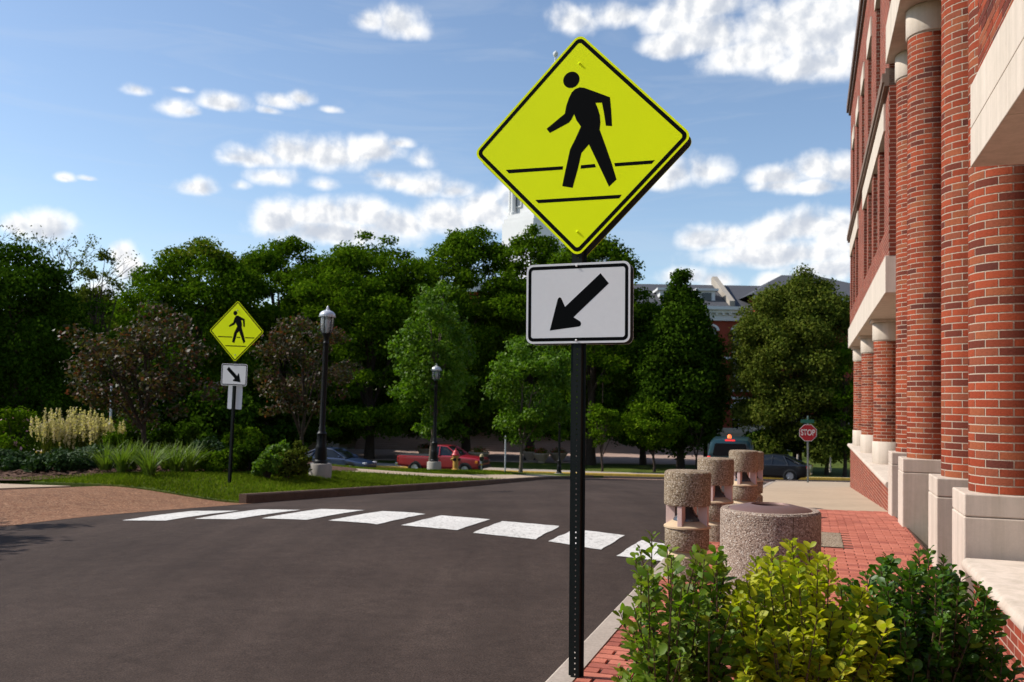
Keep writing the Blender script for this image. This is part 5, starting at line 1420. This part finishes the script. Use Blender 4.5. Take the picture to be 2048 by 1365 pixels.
shrub('low dark juniper at the left picture edge beside the pavement', 30, 903, 955, 70, 24.2, 'leaf_juniper', .09, 5200, 'juniper', 81)
shrub('low spreading dark juniper in front of the tan feathery grass', 118, 906, 955, 62, 23.6, 'leaf_juniper', .09, 5200, 'juniper', 82)
shrub('low dark juniper right of the feathery grass, behind the lilies', 190, 895, 945, 55, 24.8, 'leaf_juniper', .09, 4400, 'juniper', 83)
shrub('rose bush with pale pink flowers at the far left', 35, 806, 925, 62, 28.5, 'leaf_mid', .11, 5200, 'rose_bush', 84, flowers='flower_pink')
shrub('leafy green shrub behind the red-leaved tree trunk', 278, 832, 930, 62, 28, 'leaf_dark', .10, 5200, seed=85)
shrub('leafy green shrub right of the red-leaved tree trunk', 350, 838, 930, 50, 28.5, 'leaf_dark', .10, 4400, seed=86)
shrub('dark rounded shrub left of the small sign post', 408, 884, 945, 52, 25.5, 'leaf_juniper', .09, 4800, seed=87)
shrub('taller bright shrub behind the small sign post', 488, 852, 935, 48, 27, 'leaf_mid', .10, 4400, seed=88)
shrub('dense dark shrub just right of the small sign post', 500, 888, 945, 45, 25.2, 'leaf_dark', .09, 4400, seed=89)
shrub('loose green and rust perennials at the right end of the bed', 552, 886, 952, 40, 25.0, 'leaf_bright', .085, 3000, seed=90)
shrub('bushy perennials just left of the first lamp footing', 598, 892, 950, 30, 25.6, 'leaf_olive', .08, 2400, seed=91)
shrub('low green ground cover between the lilies and small sign post', 432, 905, 955, 46, 24.3, 'leaf_mid', .09, 4000, seed=92)
shrub('low mid-green mound right of the small sign post', 535, 915, 960, 36, 24.0, 'leaf_bright', .08, 2600, seed=93)
shrub('leafy shrub at the back of the bed, behind the lilies', 235, 868, 940, 48, 26.1, 'leaf_mid', .10, 4000, seed=94)
shrub('rust-tinged perennials in front of the dense dark shrub', 575, 905, 958, 30, 24.6, 'leaf_olive', .08, 2200, seed=95)
def blades(px, y, n, L_, w_, matn, label, name, seed, spread=.25, arch=.6, plume=False, group=None):
    """clump of strap leaves or plumes"""
    y -= 3.2 if y < 26 else 1.8; x = ray(px, 930).x * y; z = lawn_f(x, y) + .05
    rs = np.random.RandomState(seed)
    r = thing(name, label, 'plant', (x, y, z), 0, group)
    a = rs.uniform(0, 2 * PI, n); t = rs.uniform(.05, 1, n) ** .7 * arch; ln = L_ * rs.uniform(.7, 1.1, n)
    b0 = np.stack([np.cos(a), np.sin(a), 0 * a], 1) * (rs.uniform(0, 1, n) * spread * .35)[:, None]
    hd = np.stack([np.cos(a), np.sin(a), 0 * a], 1); sd = np.stack([-np.sin(a), np.cos(a), 0 * a], 1)
    rows = []
    K = 4
    for k in range(K + 1):
        s = k / K; ang = t * (.35 + 1.1 * s)
        c = b0 + hd * (np.sin(ang) * ln * s)[:, None] + np.array([0, 0, 1]) * (np.cos(ang * .8) * ln * s)[:, None]
        ww = w_ * (1 - .9 * s ** 2) * .5
        rows.append((c - sd * ww, c + sd * ww))
    V = np.stack([p for pr in rows for p in pr], 1)           # n, 2(K+1), 3
    m = V.shape[1]; base_ = (np.arange(n) * m)[:, None]
    Q = np.concatenate([base_ + np.array([2 * k, 2 * k + 1, 2 * k + 3, 2 * k + 2]) for k in range(K)])
    link('leaves', fast_mesh('leaves', V.reshape(-1, 3), Q.astype(np.int32), MATS[matn]), r)
    if plume:
        tips = rows[-1][0]
        N = 40; pl_ = tips[:int(n * .42)]
        C = np.repeat(pl_, N, 0); u = np.tile(np.linspace(-.42, .06, N), len(pl_))
        C = C + np.array([0, 0, 1]) * u[:, None] + rs.normal(0, 1, C.shape) * (.030 * np.sin((u + .44) / .52 * PI))[:, None].clip(.006)
        V2, Q2 = leaf_quads(C, rs.normal(0, 1, C.shape), .07, rs, slim=.24)
        link('plumes', fast_mesh('plumes', V2, Q2, MATS['plume']), r)
for i, px in enumerate((88, 112, 138, 165, 192, 214)):
    blades(px, 26.6 + .3 * (i % 2), 60, 1.20 - .14 * (i % 3), .016, 'leaf_olive', ['leftmost', 'second', 'third', 'fourth', 'fifth', 'rightmost'][i] + ' clump of tan feathery plume grass in the bed, counted from the left', 'plume_grass', 100 + i, .5, .28, True, 'tan plume grass clumps')
for i, (px, y) in enumerate(((212, 23.3), (244, 23.0), (262, 23.6), (292, 23.2), (352, 23.4), (378, 23.7), (300, 22.3), (334, 24.2))):
    blades(px, y, 84, .74, .034, 'leaf_lily', ['yellow-green strap-leaved lily clump at the left end of its row', 'second yellow-green lily clump from the left on the mulch', 'lily clump set a little back, third from the left', 'lily clump just left of the red-leaved tree trunk', 'lily clump just right of the red-leaved tree trunk', 'lily clump at the right end of its row, by the dark shrub', 'foremost small lily clump at the edge of the grass', 'lily clump behind the red-leaved tree trunk'][i], 'lily_clump', 120 + i, .3, .9, False, 'yellow-green lily clumps')
planter(958, 900, 66, 1.0, 'bowl planter with red flowers right above the pickup bonnet'); planter(852, 885, 70, .95, 'bowl planter above the pickup bed on the plaza')
planter(1060, 900, 68, .8, 'bowl planter left of the third lamp post, farther of two'); planter(1083, 905, 66, .8, 'bowl planter between the young tree and third lamp post'); planter(1117, 903, 67, .9, 'bowl planter directly behind the third lamp post')
planter(556, 876, 68, .8, 'bowl planter in front of the stone building, left of first lamp')

# grass blades over the lawn in view
def lawn_blades(name, parent, n0, n1, t0, t1, N, seed, hh=.075):
    rs = np.random.RandomState(seed)
    n_ = rs.uniform(n0, n1, N); t_ = rs.uniform(t0, t1, N)
    x = n_ * CA + t_ * SA; y = t_ * CA - n_ * SA
    keep = np.abs(x / y) < .62; x, y = x[keep], y[keep]
    inb = ((x - bed_c[0]) / 5.35) ** 2 + ((y - bed_c[1] - .1 * (x + 9.4)) / 5.05) ** 2 > 1; x, y = x[inb], y[inb]
    nn_, tt_ = x * CA - y * SA, x * SA + y * CA
    onp = (tt_ > 20.5) & (tt_ < 38) & (nn_ > np.interp(tt_, PT, PA) - .03) & (nn_ < np.interp(tt_, PT, PB) + .03); x, y = x[~onp], y[~onp]
    z = np.array([lawn_f(a, b) for a, b in zip(x, y)]); M_ = len(x)
    a = rs.uniform(0, 2 * PI, M_); w_ = rs.uniform(.008, .016, M_); h = hh * rs.uniform(.5, 1.2, M_); l_ = rs.normal(0, .5, (M_, 2)) * h[:, None]
    c = np.stack([x, y, z], 1); sd = np.stack([np.cos(a) * w_, np.sin(a) * w_, 0 * a], 1)
    V = np.stack([c - sd, c + sd, c + np.stack([l_[:, 0], l_[:, 1], h], 1)], 1).reshape(-1, 3)
    tag(link(name, fast_mesh(name, V, np.arange(3 * M_, dtype=np.int32).reshape(-1, 3), MATS['grass_blade']), parent), kind='stuff')
lawn_blades('grass_blades', lawn, -30, KL - .17, 14.57, 24, 180000, 1)
lawn_blades('grass_blades', lawn, -22, KL - .17, 24, 36, 60000, 2, .09)

# ------------------------------------------------------------------ the shrubs in the foreground
def leaf_shape(L_=.056, w_=.038):
    """folded oval leaf, base at the origin, pointing along +x"""
    st = [(0, 0), (.30, .72), (.62, 1.0), (.86, .62), (1.0, 0)]
    v = []; f = []
    for s, k in st:
        z = -.10 * L_ * (s ** 2) * 2
        v.append((L_ * s, 0, z))
        if 0 < k: v += [(L_ * s, w_ / 2 * k, z + w_ * .12 * k), (L_ * s, -w_ / 2 * k, z + w_ * .12 * k)]
    # indices: 0 base, 1..3, 4..6, 7..9, 10 tip
    f = [(0, 1, 2), (0, 3, 1), (1, 4, 5, 2), (1, 3, 6, 4), (4, 7, 8, 5), (4, 6, 9, 7), (7, 10, 8), (7, 9, 10)]
    return np.array(v), f
LV, LF = leaf_shape()
def hero_shrub(label, px, y, env, nst, leafm, seed, size=1.0, single=220, dens=9, rows=None):
    """env(x) -> height above the ground of the shrub outline at local x ; stems fan out from the foot"""
    rs = np.random.RandomState(seed)
    x0 = ray(px, 1150).x * y; z0 = walk_z(x0, y)
    r = thing('leafy_shrub', label, 'shrub', (x0, y, z0), 0, 'foreground shrubs')
    mb = MB(); P = []; D = []; S = []
    hw = env['hw']
    for i in range(nst + nst):
        u = rs.uniform(-1, 1); v = rs.uniform(-1, 1)
        hx = np.interp(u, env['u'], env['h'])
        if i < nst: tip = Vector((u * hw, v * .30, max(.25, hx * (1 - .22 * v * v) * rs.uniform(.72, 1.0) if i % 3 else hx * (1 - .15 * v * v))))
        else: tip = Vector((u * hw * 1.18, v * .36, hx * rs.uniform(.30, .72) * (1 - .12 * abs(u))))     # lower, spreading shoots
        foot = Vector((u * hw * .45, v * .15, 0.0)); mid = (foot + tip) / 2 + Vector((rs.normal(0, .03), rs.normal(0, .03), .05))
        mb.tube([foot, mid, tip], [.007, .005, .0022], 5)
        # leaves on the outer part of the stem
        mid = foot.lerp(mid, .45); L_ = (tip - mid).length; k = int(dens * L_ / .11)
        gold = rs.uniform(0, 6)
        for j in range(k):
            s = 1 - (j / max(1, k)) ** 1.15 * .98
            p = mid.lerp(tip, s); d = (tip - mid).normalized(); gold += 2.4
            rad_ = d.orthogonal().normalized(); rad_ = Matrix.Rotation(gold, 3, d) @ rad_
            ld = (d * (.30 + .5 * s) + rad_ * (1.2 - .35 * s) + Vector((0, 0, .12))).normalized()
            P.append(p + rad_ * .004); D.append(ld); S.append(size * rs.uniform(.45, 1.25) * (.7 if s > .96 else 1))
    mb.build('stems', mat('twig', (.09, .055, .03), .8), r)
    n = len(P)
    mats_ = []
    for p, d, s in zip(P, D, S):
        x_ = d; up = Vector((rs.normal(0, .45), rs.normal(0, .45) - .25, 1.0)); y_ = up.cross(x_).normalized(); z_ = x_.cross(y_)
        mats_.append(Matrix(((x_.x * s, y_.x * s, z_.x * s, p.x), (x_.y * s, y_.y * s, z_.y * s, p.y), (x_.z * s, y_.z * s, z_.z * s, p.z), (0, 0, 0, 1))))
    score = sorted(range(n), key=lambda i: P[i].y * 1.0 - P[i].z * .9)
    one = set(score[:single])
    lm = MB(); lm.add([tuple(v) for v in LV], LF); leaf_me = lm.mesh('leaf', MATS[leafm], smooth=80, fix=False)
    for i in sorted(one):
        o = link('leaf', leaf_me, r); o.matrix_local = mats_[i]
    rest = [i for i in range(n) if i not in one]
    big = MB()
    for i in rest: big.add([mats_[i] @ Vector(v) for v in LV], LF)
    tag(big.build('foliage', MATS[leafm], r, smooth=80, fix=False), kind='stuff')
hero_shrub('bright green shrub with open sprigs in front of the nearest bollard', 1352, 3.95, dict(hw=.235, u=[-1, -.75, -.45, -.2, .1, .45, .75, 1], h=[.70, .84, 1.02, .97, .80, .90, .94, .82]), 48, 'shrub_green', 5, 1.0, 240, 7)
hero_shrub('yellow-green shrub in front of the round litter bin', 1590, 3.9, dict(hw=.31, u=[-1, -.7, -.3, 0, .3, .7, 1], h=[.74, .84, .92, .96, .93, .83, .75]), 78, 'shrub_yellow', 6, 1.0, 280, 10)
hero_shrub('dark glossy green shrub at right beside the pale coping', 1845, 3.95, dict(hw=.31, u=[-1, -.6, -.2, .1, .4, .75, 1], h=[.74, .86, .92, .93, .89, .79, .66]), 84, 'shrub_dark', 7, .92, 280, 10)
